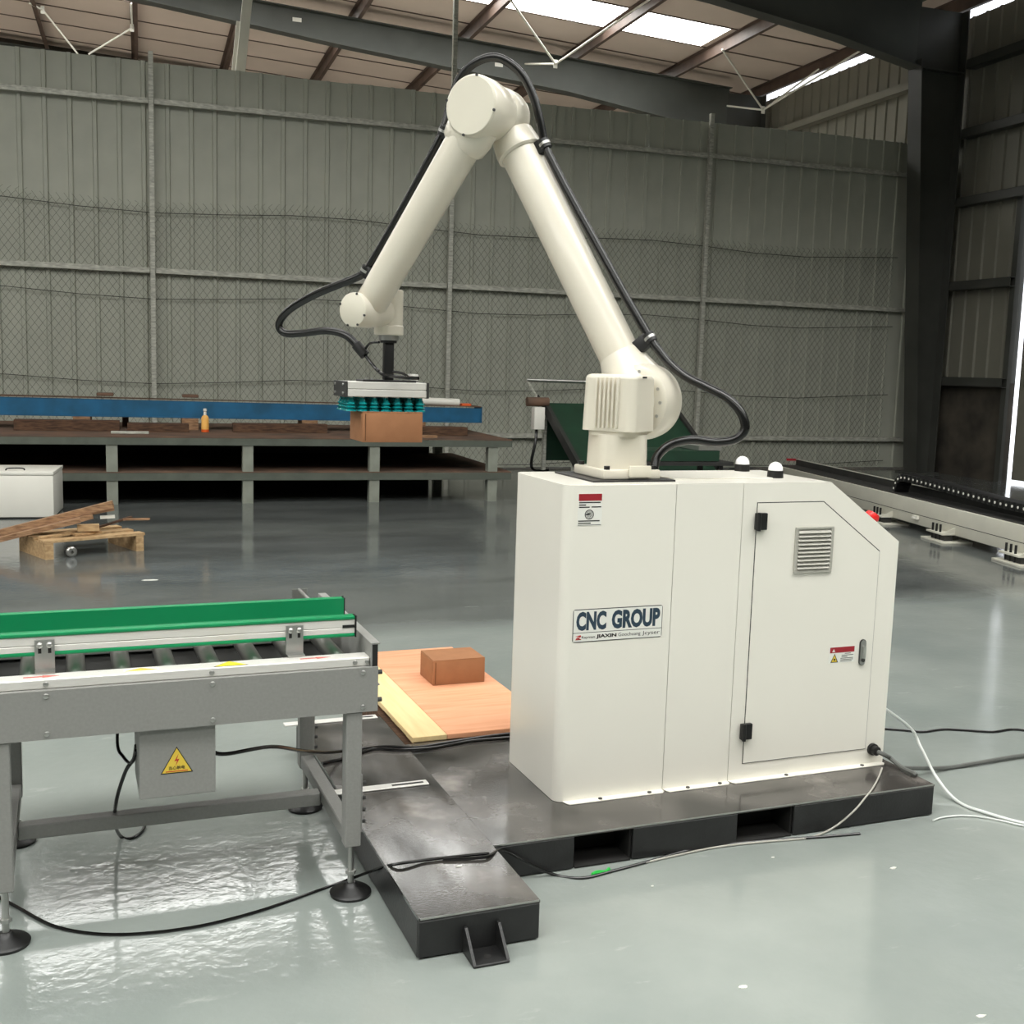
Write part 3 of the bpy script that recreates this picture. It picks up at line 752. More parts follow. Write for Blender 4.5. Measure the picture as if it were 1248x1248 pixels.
def rounded_column(c, ax, w, d, z0, z1, r, taper=0.0, top_r=0.0, n=6):
    rows = [(z0, 0.0), (z1 - top_r, taper)] + ([(z1 - top_r * (1 - math.sin(math.radians(t))), taper + top_r * (1 - math.cos(math.radians(t)))) for t in (30, 60, 90)] if top_r else [])
    mb = MB(); vs = []; m = 4 * (n + 1)
    for z, t in rows:
        for sx, sy, a0 in ((1, 1, 0), (-1, 1, 90), (-1, -1, 180), (1, -1, 270)):
            for k in range(n + 1):
                a = math.radians(a0 + 90 * k / n)
                x = sx * (w / 2 - r) + r * math.cos(a); y = sy * (d / 2 - r) + r * math.sin(a)
                x -= math.copysign(min(t, abs(x)), x); y -= math.copysign(min(t, abs(y)), y)
                vs.append(V((c[0], c[1], 0)) + ax[0] * x + ax[1] * y + EZZ * z)
    fs = [tuple(range(m - 1, -1, -1)), tuple(range((len(rows) - 1) * m, len(rows) * m))]
    for i in range(len(rows) - 1):
        for k in range(m): fs.append((i * m + k, i * m + (k + 1) % m, (i + 1) * m + (k + 1) % m, (i + 1) * m + k))
    return mb.add(vs, fs)
AXC = (EXX, EYY); AXR = (R_, A_)
even_shading(part('base_column', rounded_column(BC, AXC, 0.178, 0.178, ZT + 0.036, ZT + 0.150, 0.05, 0.003), 'robot_white', rob))
ZS = 1.416                                         # shoulder height
part('turret_neck', rounded_column(BC, AXR, 0.176, 0.172, ZT + 0.146, ZT + 0.19, 0.055), 'robot_white', rob)
turret = part('turret', rounded_column(BC, AXR, 0.198, 0.186, ZT + 0.162, 1.508, 0.03, 0.004, 0.016), 'robot_white', rob)
even_shading(turret)
ff = -0.093                                         # ribbed face towards -A
rp0 = None
for i in range(6):
    r = 0.038 - i * 0.0155
    c = arm(r, 0, ff - 0.0005)
    if rp0 is None: rp0 = (part('cooling_rib', MB().box(c + EZZ * ((ZT + 0.172 + 1.498) / 2), (0.0075, 0.02, 1.498 - ZT - 0.172), (R_, A_, EZZ), 0.003), 'robot_white', turret), r)
    else: again(rp0[0], R_ * (r - rp0[1]), turret)
part('turret_seam', MB().box(arm(-0.1, 1.5, -0.02), (0.002, 0.03, 0.006), (R_, A_, EZZ)), 'seam_black', turret, smooth=0)
S1, S2 = 0.185, 0.045
SH = arm(0, ZS, S1)
EL = arm(0.609, 2.4286, S1); ELF = arm(0.606, 2.4265, S2)
WR = arm(1.121, 1.7205, S2)
# shoulder joint: link to the turret, housing, rear cap
part('shoulder_link', MB().cyl(arm(0, ZS, 0.05), arm(0, ZS, S1 - 0.05), 0.085, n=36), 'robot_white', rob)
sh = part('shoulder_housing', MB().lathe(SH - A_ * 0.085, A_, [(0, 0), (0.112, 0), (0.126, 0.008), (0.134, 0.03), (0.136, 0.06), (0.136, 0.10), (0.132, 0.13), (0.118, 0.152), (0.09, 0.162), (0, 0.166)], 48), 'robot_white', rob)
for k in range(14):
    a = 2 * math.pi * k / 14
    part('cap_screw', MB().cyl(SH - A_ * 0.087 + (R_ * math.cos(a) + EZZ * math.sin(a)) * 0.106, SH - A_ * 0.083 + (R_ * math.cos(a) + EZZ * math.sin(a)) * 0.106, 0.006, n=8), 'zinc', sh)
ud = (EL - SH).normalized()
part('shoulder_socket', MB().lathe(SH + ud * 0.02, ud, [(0.120, 0), (0.112, 0.05), (0.096, 0.10), (0.083, 0.14), (0.0755, 0.165), (0, 0.166)], 40), 'robot_white', rob)
UL = (EL - SH).length
part('upper_arm', MB().lathe(SH, ud, [(0.0, 0.1), (0.0735, 0.1), (0.0735, UL - 0.16), (0.071, UL - 0.10), (0, UL - 0.09)], 40), 'robot_white', rob)
part('collar', MB().lathe(EL, -ud, [(0.06, 0.075), (0.079, 0.085), (0.086, 0.135), (0.086, 0.155), (0.078, 0.162), (0.06, 0.163)], 40), 'robot_white', rob)
# elbow: rounded rear housing on the upper arm, drum towards the forearm, flat cap
part('elbow_rear_housing', MB().lathe(EL + A_ * 0.085, -A_, [(0, 0), (0.035, 0.004), (0.068, 0.016), (0.090, 0.04), (0.099, 0.07), (0.101, 0.10), (0.101, 0.135), (0.094, 0.15), (0, 0.15)], 44), 'robot_white', rob)
drum = part('elbow_drum', MB().lathe(EL - A_ * 0.05, -A_, [(0.0, 0), (0.092, 0), (0.097, 0.01), (0.108, 0.09), (0.108, 0.158), (0.104, 0.164), (0, 0.164)], 48), 'robot_white', rob)
cap = part('elbow_cap', MB().lathe(EL - A_ * 0.214, -A_, [(0, 0), (0.103, 0), (0.103, 0.003), (0.099, 0.006), (0, 0.006)], 48), 'cap_grey_white', rob)
for dg in (14, 104, 194, 284):
    a = math.radians(dg); q = EL - A_ * 0.217 + (R_ * math.cos(a) + EZZ * math.sin(a)) * 0.1025
    part('cap_screw', MB().cyl(q, q - A_ * 0.006, 0.005, n=8), 'dark_grey', cap)
fd = (WR - ELF).normalized(); FL = (WR - ELF).length
fx = A_; fy = fd.cross(fx)
fs_ = MB().lathe(ELF, fd, [(0.05, 0.03), (0.096, 0.05), (0.098, 0.095), (0.090, 0.14), (0.080, 0.15), (0, 0.15)], 40)
fs_.v = [p - A_ * ((p - ELF).dot(A_) * 0.26) for p in fs_.v]
part('forearm_socket', fs_, 'robot_white', rob)
part('forearm', MB().lathe(ELF, fd, [(0, 0.08), (0.0695, 0.08), (0.066, FL * 0.5), (0.0635, FL - 0.12), (0.063, FL - 0.04), (0.04, FL - 0.0), (0, FL + 0.005)], 40), 'robot_white', rob)
# wrist
wd = part('wrist_drum', MB().lathe(WR - A_ * 0.083, A_, [(0, 0), (0.062, 0), (0.066, 0.006), (0.066, 0.10), (0.058, 0.135), (0.054, 0.19), (0, 0.19)], 40), 'robot_white', rob)
wcap = part('wrist_cap', MB().lathe(WR - A_ * 0.083, -A_, [(0, 0), (0.064, 0), (0.064, 0.002), (0.061, 0.004), (0, 0.004)], 40), 'cap_grey_white', rob)
for dg in (20, 110, 200, 245, 290):
    a = math.radians(dg); q = WR - A_ * 0.085 + (R_ * math.cos(a) + EZZ * math.sin(a)) * 0.0625
    part('cap_screw', MB().cyl(q, q - A_ * 0.005, 0.0045, n=8), 'dark_grey', wcap)
TC = WR + A_ * 0.142
even_shading(part('tool_housing', rounded_column(TC, AXR, 0.108, 0.098, 1.668, 1.812, 0.04, 0.0, 0.006), 'robot_white', rob))
part('tool_housing_lower', MB().cyl((TC.x, TC.y, 1.632), (TC.x, TC.y, 1.672), 0.059, n=40, ch=0.004), 'robot_white', rob)
part('tool_flange', MB().cyl((TC.x, TC.y, 1.612), (TC.x, TC.y, 1.632), 0.040, n=32), 'zinc', rob)
part('tool_flange', MB().cyl((TC.x, TC.y, 1.602), (TC.x, TC.y, 1.612), 0.033, n=32), 'black_plastic', rob)

# hose dressing along the arm
path = [(797, 571, 0.04), (801, 556, 0.06), (817, 542, 0.09), (843, 536, 0.12), (872, 539, 0.15), (897, 535, 0.17), (908, 522, 0.18), (903, 503, 0.18), (886, 485, 0.18), (862, 472, 0.18), (836, 459, 0.18), (816, 443, 0.18), (801, 425, 0.18), (792, 412, 0.18), (762, 361, 0.18), (730, 303, 0.18), (697, 243, 0.18), (672, 195, 0.18), (664, 176, 0.18), (657, 143, 0.17), (648, 113, 0.16), (632, 86, 0.14), (606, 70, 0.11), (580, 76, 0.09), (560, 96, 0.09), (549, 126, 0.08), (541, 156, 0.06), (529, 183, 0.05), (503, 232, 0.05), (474, 284, 0.05), (449, 326, 0.05), (439, 336, 0.05), (415, 346, 0.05), (382, 360, 0.06), (352, 378, 0.08), (340, 395, 0.10), (347, 406, 0.11), (370, 406, 0.13), (398, 403, 0.14), (420, 408, 0.15), (434, 420, 0.16), (443, 430, 0.17)]
hose = part('dress_hose', MB().tube([on_arm(*q) for q in path], 0.0155, n=14, sub=6), 'black_rubber', rob, label='black corrugated cable hose looping from base to wrist')
for (u, v, s), (u2, v2) in (((792, 412, 0.18), (771, 429)), ((664, 176, 0.18), (652, 185)), ((541, 160, 0.06), (553, 166)), ((446, 330, 0.05), (455, 337))):
    a, b = on_arm(u, v, s), on_arm(u2, v2, s)
    t = on_arm(u, v - 4, s) - a
    cl = part('hose_clamp', MB().bar(a, b, 0.05, 0.03, up=A_, bevel=0.003), 'black_plastic', rob)
    dirs = (a - b).normalized(); al = dirs.cross(A_).normalized()
    part('clamp_ring', MB().lathe(a - al * 0.017, al, [(0.017, 0), (0.0205, 0), (0.0205, 0.034), (0.017, 0.034)], 20), 'black_plastic', cl)
    part('clamp_band', MB().lathe(a - al * 0.005, al, [(0.0206, 0), (0.0222, 0), (0.0222, 0.010), (0.0206, 0.010)], 20), 'zinc', cl)
ends = on_arm(443, 430, 0.17)
part('hose_end', MB().cyl(on_arm(434, 420, 0.16), on_arm(445, 433, 0.17), 0.021, n=16), 'black_plastic', rob)
part('cable_tail', MB().tube([ends, on_arm(452, 442, 0.17), on_arm(462, 453, 0.165), on_arm(470, 457, 0.12), on_arm(492, 460, 0.10), on_arm(510, 461, 0.10)], 0.007, n=8), 'black_rubber', rob)
part('cable_tail', MB().tube([ends, on_arm(446, 424, 0.17), on_arm(452, 418, 0.17), on_arm(462, 417, 0.165)], 0.005, n=8), 'black_rubber', rob)

# ================================================================== VACUUM GRIPPER AND THE CARTON IT HOLDS
GY0, GY1 = TC.y - 0.10, TC.y + 0.10
GX0, GX1 = on_y(424, 470, GY0).x, on_y(520, 470, GY0).x
GZ0, GZ1 = 1.389, 1.447
grip = thing('vacuum_gripper', (TC.x, TC.y, GZ1), 'flat vacuum gripper with rows of teal suction cups hanging below the robot wrist', 'gripper')
part('post', MB().mm((TC.x - 0.019, TC.y - 0.019, GZ1 + 0.008), (TC.x + 0.019, TC.y + 0.019, 1.602), 0.003), 'black_plastic', grip)
part('adapter_plate', MB().mm((GX0 + 0.07, TC.y - 0.06, GZ1), (GX1 - 0.03, TC.y + 0.06, GZ1 + 0.008), 0.002, 1), 'black_plastic', grip)
gm = (GZ0 + GZ1) / 2
for a, b in ((GZ0, gm - 0.0008), (gm + 0.0008, GZ1)):
    part('profile', MB().mm((GX0, GY0, a), (GX1, GY1, b), 0.002, 1), 'alu_white', grip)
part('profile_core', MB().mm((GX0 + 0.001, GY0 + 0.003, gm - 0.001), (GX1 - 0.001, GY1 - 0.003, gm + 0.001)), 'seam_black', grip, smooth=0)
for x0, x1 in ((GX0 - 0.011, GX0 - 0.0005), (GX1 + 0.0005, GX1 + 0.011)):
    e = part('end_plate', MB().mm((x0, GY0 - 0.001, GZ0 - 0.003), (x1, GY1 + 0.001, GZ1 + 0.001), 0.002, 1), 'dark_grey', grip)
    xo = x0 if x0 < GX0 else x1
    for y in (GY0 + 0.03, GY1 - 0.03):
        for z in (GZ0 + 0.012, GZ1 - 0.012):
            part('screw', MB().cyl((xo, y, z), (xo + (-0.004 if x0 < GX0 else 0.004), y, z), 0.005, n=10), 'zinc', e)
part('hose_fitting', MB().mm((GX1 + 0.011, TC.y - 0.05, GZ0 + 0.006), (GX1 + 0.024, TC.y + 0.02, GZ1 - 0.012), 0.003), 'black_plastic', grip)
part('pneumatic_valve', MB().mm((GX1 - 0.055, TC.y - 0.045, GZ1 + 0.008), (GX1 - 0.018, TC.y - 0.015, GZ1 + 0.034), 0.003), 'alu_white', grip)
part('air_hose', MB().tube([(TC.x + 0.01, TC.y - 0.03, GZ1 + 0.042), (TC.x + 0.05, TC.y - 0.035, GZ1 + 0.036), (GX1 - 0.055, TC.y - 0.03, GZ1 + 0.022)], 0.005, n=8), 'black_rubber', grip)
for x in (GX0 + 0.085, GX0 + 0.11, TC.x + 0.04, TC.x + 0.065):
    part('plate_bolt', MB().cyl((x, TC.y - 0.045, GZ1 + 0.008), (x, TC.y - 0.045, GZ1 + 0.016), 0.007, n=10), 'zinc', grip)
CTZ = 1.331
cx0, cx1 = on_y(442, 520, TC.y - 0.105).x, on_y(515, 520, TC.y - 0.105).x
cup_prof = [(0, 0), (0.009, 0), (0.009, -0.008), (0.012, -0.010), (0.0125, -0.017), (0.019, -0.0235), (0.019, -0.0255), (0.0115, -0.0305), (0.0205, -0.037), (0.0205, -0.039), (0.0125, -0.0435), (0.0215, -0.050), (0.0225, -0.0535), (0.017, -0.052), (0, -0.046)]
cup0 = None
for j in range(4):
    for i in range(7):
        x = GX0 + 0.018 + (GX1 - GX0 - 0.036) * i / 6; y = GY0 + 0.026 + (GY1 - GY0 - 0.052) * j / 3
        if cup0 is None:
            cup0 = (part('suction_cup', MB().lathe((x, y, GZ0 - 0.004), (0, 0, 1), cup_prof, 20), 'teal_rubber', grip), V((x, y, 0)))
            st0 = part('cup_stem', MB().cyl((x, y, GZ0 - 0.012), (x, y, GZ0), 0.0075, n=10), 'zinc', cup0[0])
        else:
            c = again(cup0[0], V((x, y, 0)) - cup0[1], grip); again(st0, V((x, y, 0)) - cup0[1], c)

def carton(x0, x1, y0, y1, z0, z1, label):
    t = thing('carton', ((x0 + x1) / 2, (y0 + y1) / 2, z0), label, 'carton', None)
    xm = (x0 + x1) / 2; zt = z1 - 0.004
    part('body', MB().mm((x0, y0, z0), (x1, y1, zt), 0.0025, 2), 'cardboard', t)
    ym = (y0 + y1) / 2
    part('top_flap', MB().mm((x0 + 0.001, y0 + 0.0005, zt), (x1 - 0.001, y1 - 0.0005, z1), 0.0012, 1), 'cardboard', t)
    part('tuck_edge', MB().mm((x0 + 0.010, y0 - 0.0012, z0 + 0.006), (x0 + 0.0125, y0 - 0.0001, z1 - 0.008)), 'cardboard_edge', t, smooth=0)
    part('side_tab', MB().mm((x0 - 0.0015, y0 + 0.012, z0 + 0.05), (x0 - 0.0001, y1 - 0.012, z1 - 0.006)), 'cardboard', t, smooth=0)
    return t
carton(cx0, cx1, TC.y - 0.105, TC.y + 0.105, 1.211, CTZ, 'brown cardboard carton hanging from the teal suction cups')

# ================================================================== PALLET STATION BEHIND THE PLATFORM
PZ = 0.133
st = thing('loading_pallet', (0.02, 1.33, 0), 'low wooden pallet lying under the reddish plywood behind the platform', 'pallet')
for x in (-0.25, 0.0, 0.26):
    part('runner', MB().mm((x - 0.04, 0.715, 0.0), (x + 0.04, 1.945, 0.095)), 'scrap_wood_dark', st, smooth=0)
for i in range(6):
    y = 0.72 + i * 0.222
    part('deck_board', MB().mm((-0.262, y, 0.0955), (0.29, y + 0.11, 0.1125)), 'pallet_wood', st, smooth=0)
o = part('plywood_sheet', MB().mm((-0.137, 0.70, 0.113), (0.305, 1.96, PZ), 0.0015, 1), 'ply_red', None, base=True)
tag(o, 'reddish plywood sheet on the low pallet with a carton standing on it', 'plywood')
o = part('pine_board', MB().mm((-0.275, 0.70, 0.113), (-0.1385, 1.96, PZ), 0.0015, 1), 'board_pale', None, base=True)
tag(o, 'pale yellow board lying along the reddish plywood sheet', 'board')
carton(0.005, 0.245, 1.33, 1.52, PZ + 0.0005, PZ + 0.112, 'brown cardboard carton standing on the reddish plywood sheet')

# ================================================================== ROLLER CONVEYOR
CX0_, CX1_ = -1.95, -0.655
CYF, CYB = -0.212, 0.505
cv = thing('roller_conveyor', (-1.2, 0.15, 0), 'grey steel roller conveyor with green guide rails beside the platform', 'conveyor')
def side_beam(y, s):
    mb = MB().mm((CX0_, y, 0.548), (CX1_ - 0.002, y + s * 0.004, 0.676)); mb.mm((CX0_, y + s * 0.004, 0.672), (CX1_ - 0.002, y + s * 0.034, 0.676)); mb.mm((CX0_, y + s * 0.004, 0.548), (CX1_ - 0.002, y + s * 0.034, 0.552))
    return mb
sb = part('side_beam', side_beam(CYF, 1), 'conveyor_grey', cv, smooth=0)
sb2 = part('side_beam', side_beam(CYB, -1), 'conveyor_grey', cv, smooth=0)
for x in (-0.70, -1.11, -1.52, -1.90):
    for z in (0.662, 0.563):
        part('bolt', MB().lathe((x, CYF, z), (0, -1, 0), [(0.007, 0), (0.007, 0.002), (0.004, 0.004), (0, 0.004)], 12), 'zinc', sb)
tr = part('top_rail', MB().mm((CX0_, CYF + 0.016, 0.6765), (CX1_ - 0.022, CYF + 0.074, 0.701), 0.002, 1), 'alu_white', cv)
part('top_rail', MB().mm((CX0_, CYB - 0.074, 0.6765), (CX1_ - 0.022, CYB - 0.016, 0.701), 0.002, 1), 'alu_white', cv)
for x in (-0.685, -0.72, -1.11, -1.52):
    part('bolt', MB().lathe((x, CYF + 0.016, 0.6885), (0, -1, 0), [(0.007, 0), (0.007, 0.002), (0.004, 0.004), (0, 0.004)], 12), 'zinc', tr)
# stickers on the top rail
def flat_sticker(poly, material, nm='sticker', par=None):
    part(nm, MB().prism([V((x, y, 0.701)) for x, y in poly], (0, 0, 0.0006)), material, par or tr, smooth=0)
for xa in (on_z(28, 828, 0.701).x, on_z(364, 801, 0.701).x):
    y = CYF + 0.045
    flat_sticker([(xa, y - 0.004), (xa + 0.045, y - 0.004), (xa + 0.045, y - 0.010), (xa + 0.085, y), (xa + 0.045, y + 0.010), (xa + 0.045, y + 0.004), (xa, y + 0.004)], 'arrow_red', 'arrow')
xa = on_z(282, 812, 0.701).x; y = CYF + 0.046
flat_sticker([(xa - 0.046, y - 0.022), (xa + 0.046, y - 0.022), (xa, y + 0.026)], 'ink_black')
part('sticker', MB().prism([V((xa - 0.041, y - 0.020, 0.7016)), V((xa + 0.041, y - 0.020, 0.7016)), V((xa, y + 0.023, 0.7016))], (0, 0, 0.0005)), 'yellow_vivid', tr, smooth=0)
xa = on_z(173, 820, 0.701).x
flat_sticker([(xa - 0.045, y - 0.010), (xa + 0.045, y - 0.010), (xa + 0.045, y + 0.018), (xa - 0.045, y + 0.018)], 'label_white')
part('sticker', MB().prism([V((xa - 0.04, y - 0.008, 0.7016)), V((xa + 0.04, y - 0.008, 0.7016)), V((xa, y + 0.016, 0.7016))], (0, 0, 0.0005)), 'label_yellow', tr, smooth=0)
# rollers
rl0 = None
for i in range(11):
    x = -0.745 - i * 0.117
    if rl0 is None:
        rl0 = part('roller', MB().cyl((x, CYF + 0.078, 0.672), (x, CYB - 0.078, 0.672), 0.025, n=24, ch=0.003), 'roller_steel', cv)
        sf0 = part('axle', MB().cyl((x, CYF + 0.02, 0.672), (x, CYB - 0.02, 0.672), 0.006, n=8), 'zinc', rl0)
    else:
        r_ = again(rl0, (-i * 0.117, 0, 0), cv); again(sf0, (-i * 0.117, 0, 0), r_)
part('inner_web', MB().mm((CX0_, CYF + 0.070, 0.60), (CX1_ - 0.03, CYF + 0.074, 0.676)), 'conveyor_grey', cv, smooth=0)
part('inner_web', MB().mm((CX0_, CYB - 0.074, 0.60), (CX1_ - 0.03, CYB - 0.070, 0.676)), 'conveyor_grey', cv, smooth=0)
part('bed_pan', MB().mm((CX0_, CYF + 0.035, 0.585), (CX1_ - 0.03, CYB - 0.035, 0.588)), 'dark_grey', cv, smooth=0)
# end channel
mb = MB().mm((CX1_ - 0.022, CYF + 0.006, 0.62), (CX1_ - 0.018, CYB, 0.743)); mb.mm((CX1_ - 0.018, CYF + 0.006, 0.739), (CX1_ + 0.004, CYB, 0.743)); mb.mm((CX1_ - 0.018, CYF + 0.006, 0.62), (CX1_ + 0.004, CYB, 0.624))
ec = part('end_channel', mb, 'conveyor_grey', cv, smooth=0)
part('channel_dark_fill', MB().mm((CX1_ - 0.0178, CYF + 0.0075, 0.6245), (CX1_ - 0.002, CYB - 0.001, 0.7385)), 'seam_black', ec, smooth=0)  # black block standing in for the shade inside the open channel
for z in (0.655, 0.575):
    part('bolt', MB().cyl((CX1_ - 0.002, CYF + 0.02, z), (CX1_ + 0.014, CYF + 0.02, z), 0.007, n=10), 'dark_grey', sb)
# guide rails: aluminium profile between green strips
def guide(y, zg0, zg1, x1, front):
    g = part('guide_rail', MB().mm((CX0_, y - 0.012, zg0 + 0.010), (x1 - 0.004, y + 0.012, zg0 + 0.026), 0.001, 1).mm((CX0_, y - 0.012, zg0 + 0.0275), (x1 - 0.004, y + 0.012, zg1 - 0.010), 0.001, 1), 'alu_white', cv)
    for a, b in ((zg0, zg0 + 0.0098), (zg1 - 0.0098, zg1)):
        part('green_strip', MB().mm((CX0_, y - 0.0145, a), (x1 - 0.004, y + 0.013, b), 0.003, 2), 'green_plastic', g)
    yi = y + 0.0135 if front else y - 0.0135
    part('green_face', MB().mm((CX0_, min(yi, yi + (0.004 if front else -0.004)), zg0), (x1 - 0.004, max(yi, yi + (0.004 if front else -0.004)), zg1)), 'green_plastic', g, smooth=0)
    part('end_cap', MB().mm((x1 - 0.004, y - 0.016, zg0 - 0.001), (x1, y + 0.016, zg1 + 0.001)), 'black_plastic', g, smooth=0)
    return g
gf = guide(-0.100, 0.742, 0.802, -0.697, True)
part('sensor_slot', MB().mm((-0.737, -0.1135, 0.769), (-0.702, -0.1115, 0.777)), 'black_plastic', gf, smooth=0)
gr_ = guide(0.150, 0.742, 0.802, -0.672, False)
for u in (54.5, 360):
    x = on_y(u, 800, -0.13).x
    b_ = part('guide_bracket', MB().mm((x - 0.024, -0.119, 0.706), (x + 0.024, -0.115, 0.785)).mm((x - 0.024, -0.145, 0.702), (x + 0.024, -0.115, 0.706)), 'zinc', cv, smooth=0)
    for dx in (-0.012, 0.012):
        part('slot', MB().mm((x + dx - 0.004, -0.1196, 0.750), (x + dx + 0.004, -0.119, 0.774)), 'seam_black', b_, smooth=0)
        part('bolt', MB().lathe((x + dx, -0.1196, 0.772), (0, -1, 0), [(0.008, 0), (0.008, 0.004), (0.004, 0.007), (0, 0.007)], 12), 'zinc', b_)
    if u < 100: continue
    x2 = on_y(365, 716, CYB - 0.056).x
    r_ = part('guide_bracket', MB().mm((x2 - 0.024, CYB - 0.058, 0.702), (x2 + 0.024, CYB - 0.054, 0.772)), 'zinc', cv, smooth=0)
    part('guide_rod', MB().cyl((x2, 0.165, 0.768), (x2, CYB - 0.05, 0.768), 0.006, n=10), 'zinc', r_)
# legs, feet, crossbars, stretcher
LX = [(-0.745, -0.6995), (-1.652, -1.607)]
LYS = [(-0.2075, -0.160), (0.453, 0.5005)]
for (xa, xb) in LX:
    for (ya, yb) in LYS:
        lg = part('leg', MB().mm((xa, ya, 0.150), (xb, yb, 0.5478), 0.003, 1), 'conveyor_grey', cv)
        cxm, cym = (xa + xb) / 2, (ya + yb) / 2
        part('foot_stud', MB().cyl((cxm, cym, 0.03), (cxm, cym, 0.15), 0.009, n=12), 'zinc', lg)
        part('foot_nut', MB().cyl((cxm, cym, 0.062), (cxm, cym, 0.072), 0.015, n=6), 'zinc', lg)
        part('foot_pad', MB().lathe((cxm, cym, 0), (0, 0, 1), [(0, 0), (0.058, 0), (0.060, 0.008), (0.054, 0.014), (0.024, 0.024), (0.014, 0.036), (0, 0.036)], 32), 'black_plastic', lg)
    part('crossbar', MB().mm((xa + 0.002, LYS[0][1], 0.156), (xb - 0.002, LYS[1][0], 0.197), 0.003, 1), 'conveyor_grey', cv)
part('stretcher', MB().mm((LX[1][1] - 0.001, 0.125, 0.148), (LX[0][0] + 0.001, 0.168, 0.190), 0.003, 1), 'conveyor_grey', cv)
for (xa, xb), yy in ((LX[0], LYS[0]), (LX[0], LYS[1])):
    pl_ = part('leg_plate', MB().mm((xb, yy[0] + 0.006, 0.19), (xb + 0.005, yy[1] - 0.004, 0.36), 0.001, 1), 'conveyor_grey', cv)
    for z in (0.215, 0.25, 0.285, 0.33):
        part('bolt', MB().cyl((xb + 0.005, (yy[0] + yy[1]) / 2, z), (xb + 0.018, (yy[0] + yy[1]) / 2, z), 0.006, n=8), 'dark_grey', pl_)
# slotted tie bars over to the platform
def tie(u0, v0, u1, v1):
    a, b = on_z(u0, v0, ZP + 0.003), on_z(u1, v1, ZP + 0.003)
    x0 = LX[0][1] + 0.006
    t = thing('tie_bar', (b.x - 0.1, a.y, ZP), '', 'bracket')
    part('bar', MB().mm((x0, b.y - 0.02, ZP + 0.0005), (b.x, b.y + 0.02, ZP + 0.005), 0.001, 1), 'alu_white', t)
    part('slot', MB().mm((b.x - 0.125, b.y - 0.006, ZP + 0.0046), (b.x - 0.015, b.y + 0.006, ZP + 0.0054)), 'seam_black', t, smooth=0)
    return t
tag(tie(445, 960, 521, 953), 'slotted flat steel bar on the bare steel plate, beside the conveyor crossbar', 'bracket')
tag(tie(390, 878, 459, 873), 'slotted flat steel bar by the far conveyor leg, next to the plywood', 'bracket')
# control box with danger sign
bx0, bx1, bz0, by0 = -1.297, -1.101, 0.355, -0.195
cb = part('drive_box', MB().mm((bx0, by0, bz0), (bx1, 0.02, 0.5475), 0.002, 1), 'conveyor_grey', cv)
c_ = on_y(215.5, 930, by0); hw = 0.042
def ztri(cx, cz, h, y): return plate([(cx - h, cz - h * 0.66), (cx + h, cz - h * 0.66), (cx, cz + h * 1.1)], y, 0.0004)
part('danger_sign', ztri(c_.x, c_.z, hw, by0), 'ink_black', cb, smooth=0)
part('danger_sign', ztri(c_.x, c_.z, hw * 0.90, by0 - 0.0004), 'label_yellow', cb, smooth=0)
part('bolt_symbol', plate([(c_.x + dx * hw, c_.z + dz * hw) for dx, dz in ((.12, .62), (-.16, .14), (.02, .17), (-.10, -.22), (.16, .28), (.0, .26))], by0 - 0.0008, 0.0003), 'ink_red', cb, smooth=0)
part('sign_text', glyphs('当心触电', V((c_.x - hw * .5, by0 - 0.0012, c_.z - hw * .42)), EXX, EZZ, hw * 1.0, hw * .26, 0.01), 'ink_black', cb, smooth=0)
part('sign_text', rect(c_.x - hw * .68, c_.z - hw * .545, c_.x + hw * .68, c_.z - hw * .49, by0 - 0.0008, 0.0003), 'ink_red', cb, smooth=0)

# ================================================================== CABLES AND HOSES ON THE FLOOR
def cable(nm, pts, r, material, label, cat='cable', group=None):
    o = part(nm, MB().tube(pts, r, n=8, sub=6), material, None, base=True)
    return tag(o, label, cat, group)
r = 0.0045
F0 = lambda u, v: on_z(u, v, r)
FP_ = lambda u, v: on_z(u, v, ZP + r + 0.001)
cable('power_cable', [F0(-30, 1078), F0(20, 1105), F0(70, 1130), F0(140, 1139), F0(230, 1131), F0(310, 1112), F0(380, 1088), F0(425, 1072), on_x(452, 1062, PXL - 0.012) , FP_(478, 1054), FP_(520, 1048), FP_(565, 1043), FP_(596, 1040)], r, 'black_rubber', 'thin black cable crossing the glossy floor and climbing over the platform arm')
cable('signal_cable', [FP_(540, 1047), FP_(575, 1046), FP_(596, 1043), on_z(612, 1036, ZP * .9), on_z(640, 1050, 0.06), F0(675, 1066), F0(710, 1070), F0(745, 1062), F0(790, 1050), F0(850, 1034), F0(930, 1025), F0(1000, 1020), F0(1048, 1016)], r, 'black_rubber', 'black cable lying on the floor along the front of the platform')
cable('thin_white_cable', [FP_(1075, 936), FP_(1071, 947), FP_(1064, 960), on_y(1057, 969, PYI - 0.004), on_y(1040, 989, PYI - 0.02), on_z(1015, 1009, 0.012), F0(985, 1021), F0(930, 1026), F0(870, 1033), F0(800, 1048), F0(760, 1058)], 0.0032, 'vent_grey', 'thin pale cable hanging from the cabinet corner over the platform edge')
cable('drive_cable', [V((bx1, -0.05, 0.42)), V((bx1 + 0.05, -0.03, 0.40)), on_y(330, 910, 0.1), on_y(368, 915, 0.3), on_z(400, 917, ZP + 0.05), FP_(430, 914), FP_(470, 910), FP_(505, 911), FP_(545, 905), FP_(590, 898), FP_(622, 894)], 0.006, 'black_rubber', 'black cable from the conveyor drive box across the platform to the cabinet')
cable('motor_cable', [on_z(393, 930, ZP + 0.006), FP_(420, 924), FP_(455, 913), FP_(490, 914), FP_(530, 911), FP_(575, 903), FP_(622, 899)], 0.006, 'black_rubber', 'second black cable beside the drive cable, ending under the conveyor')
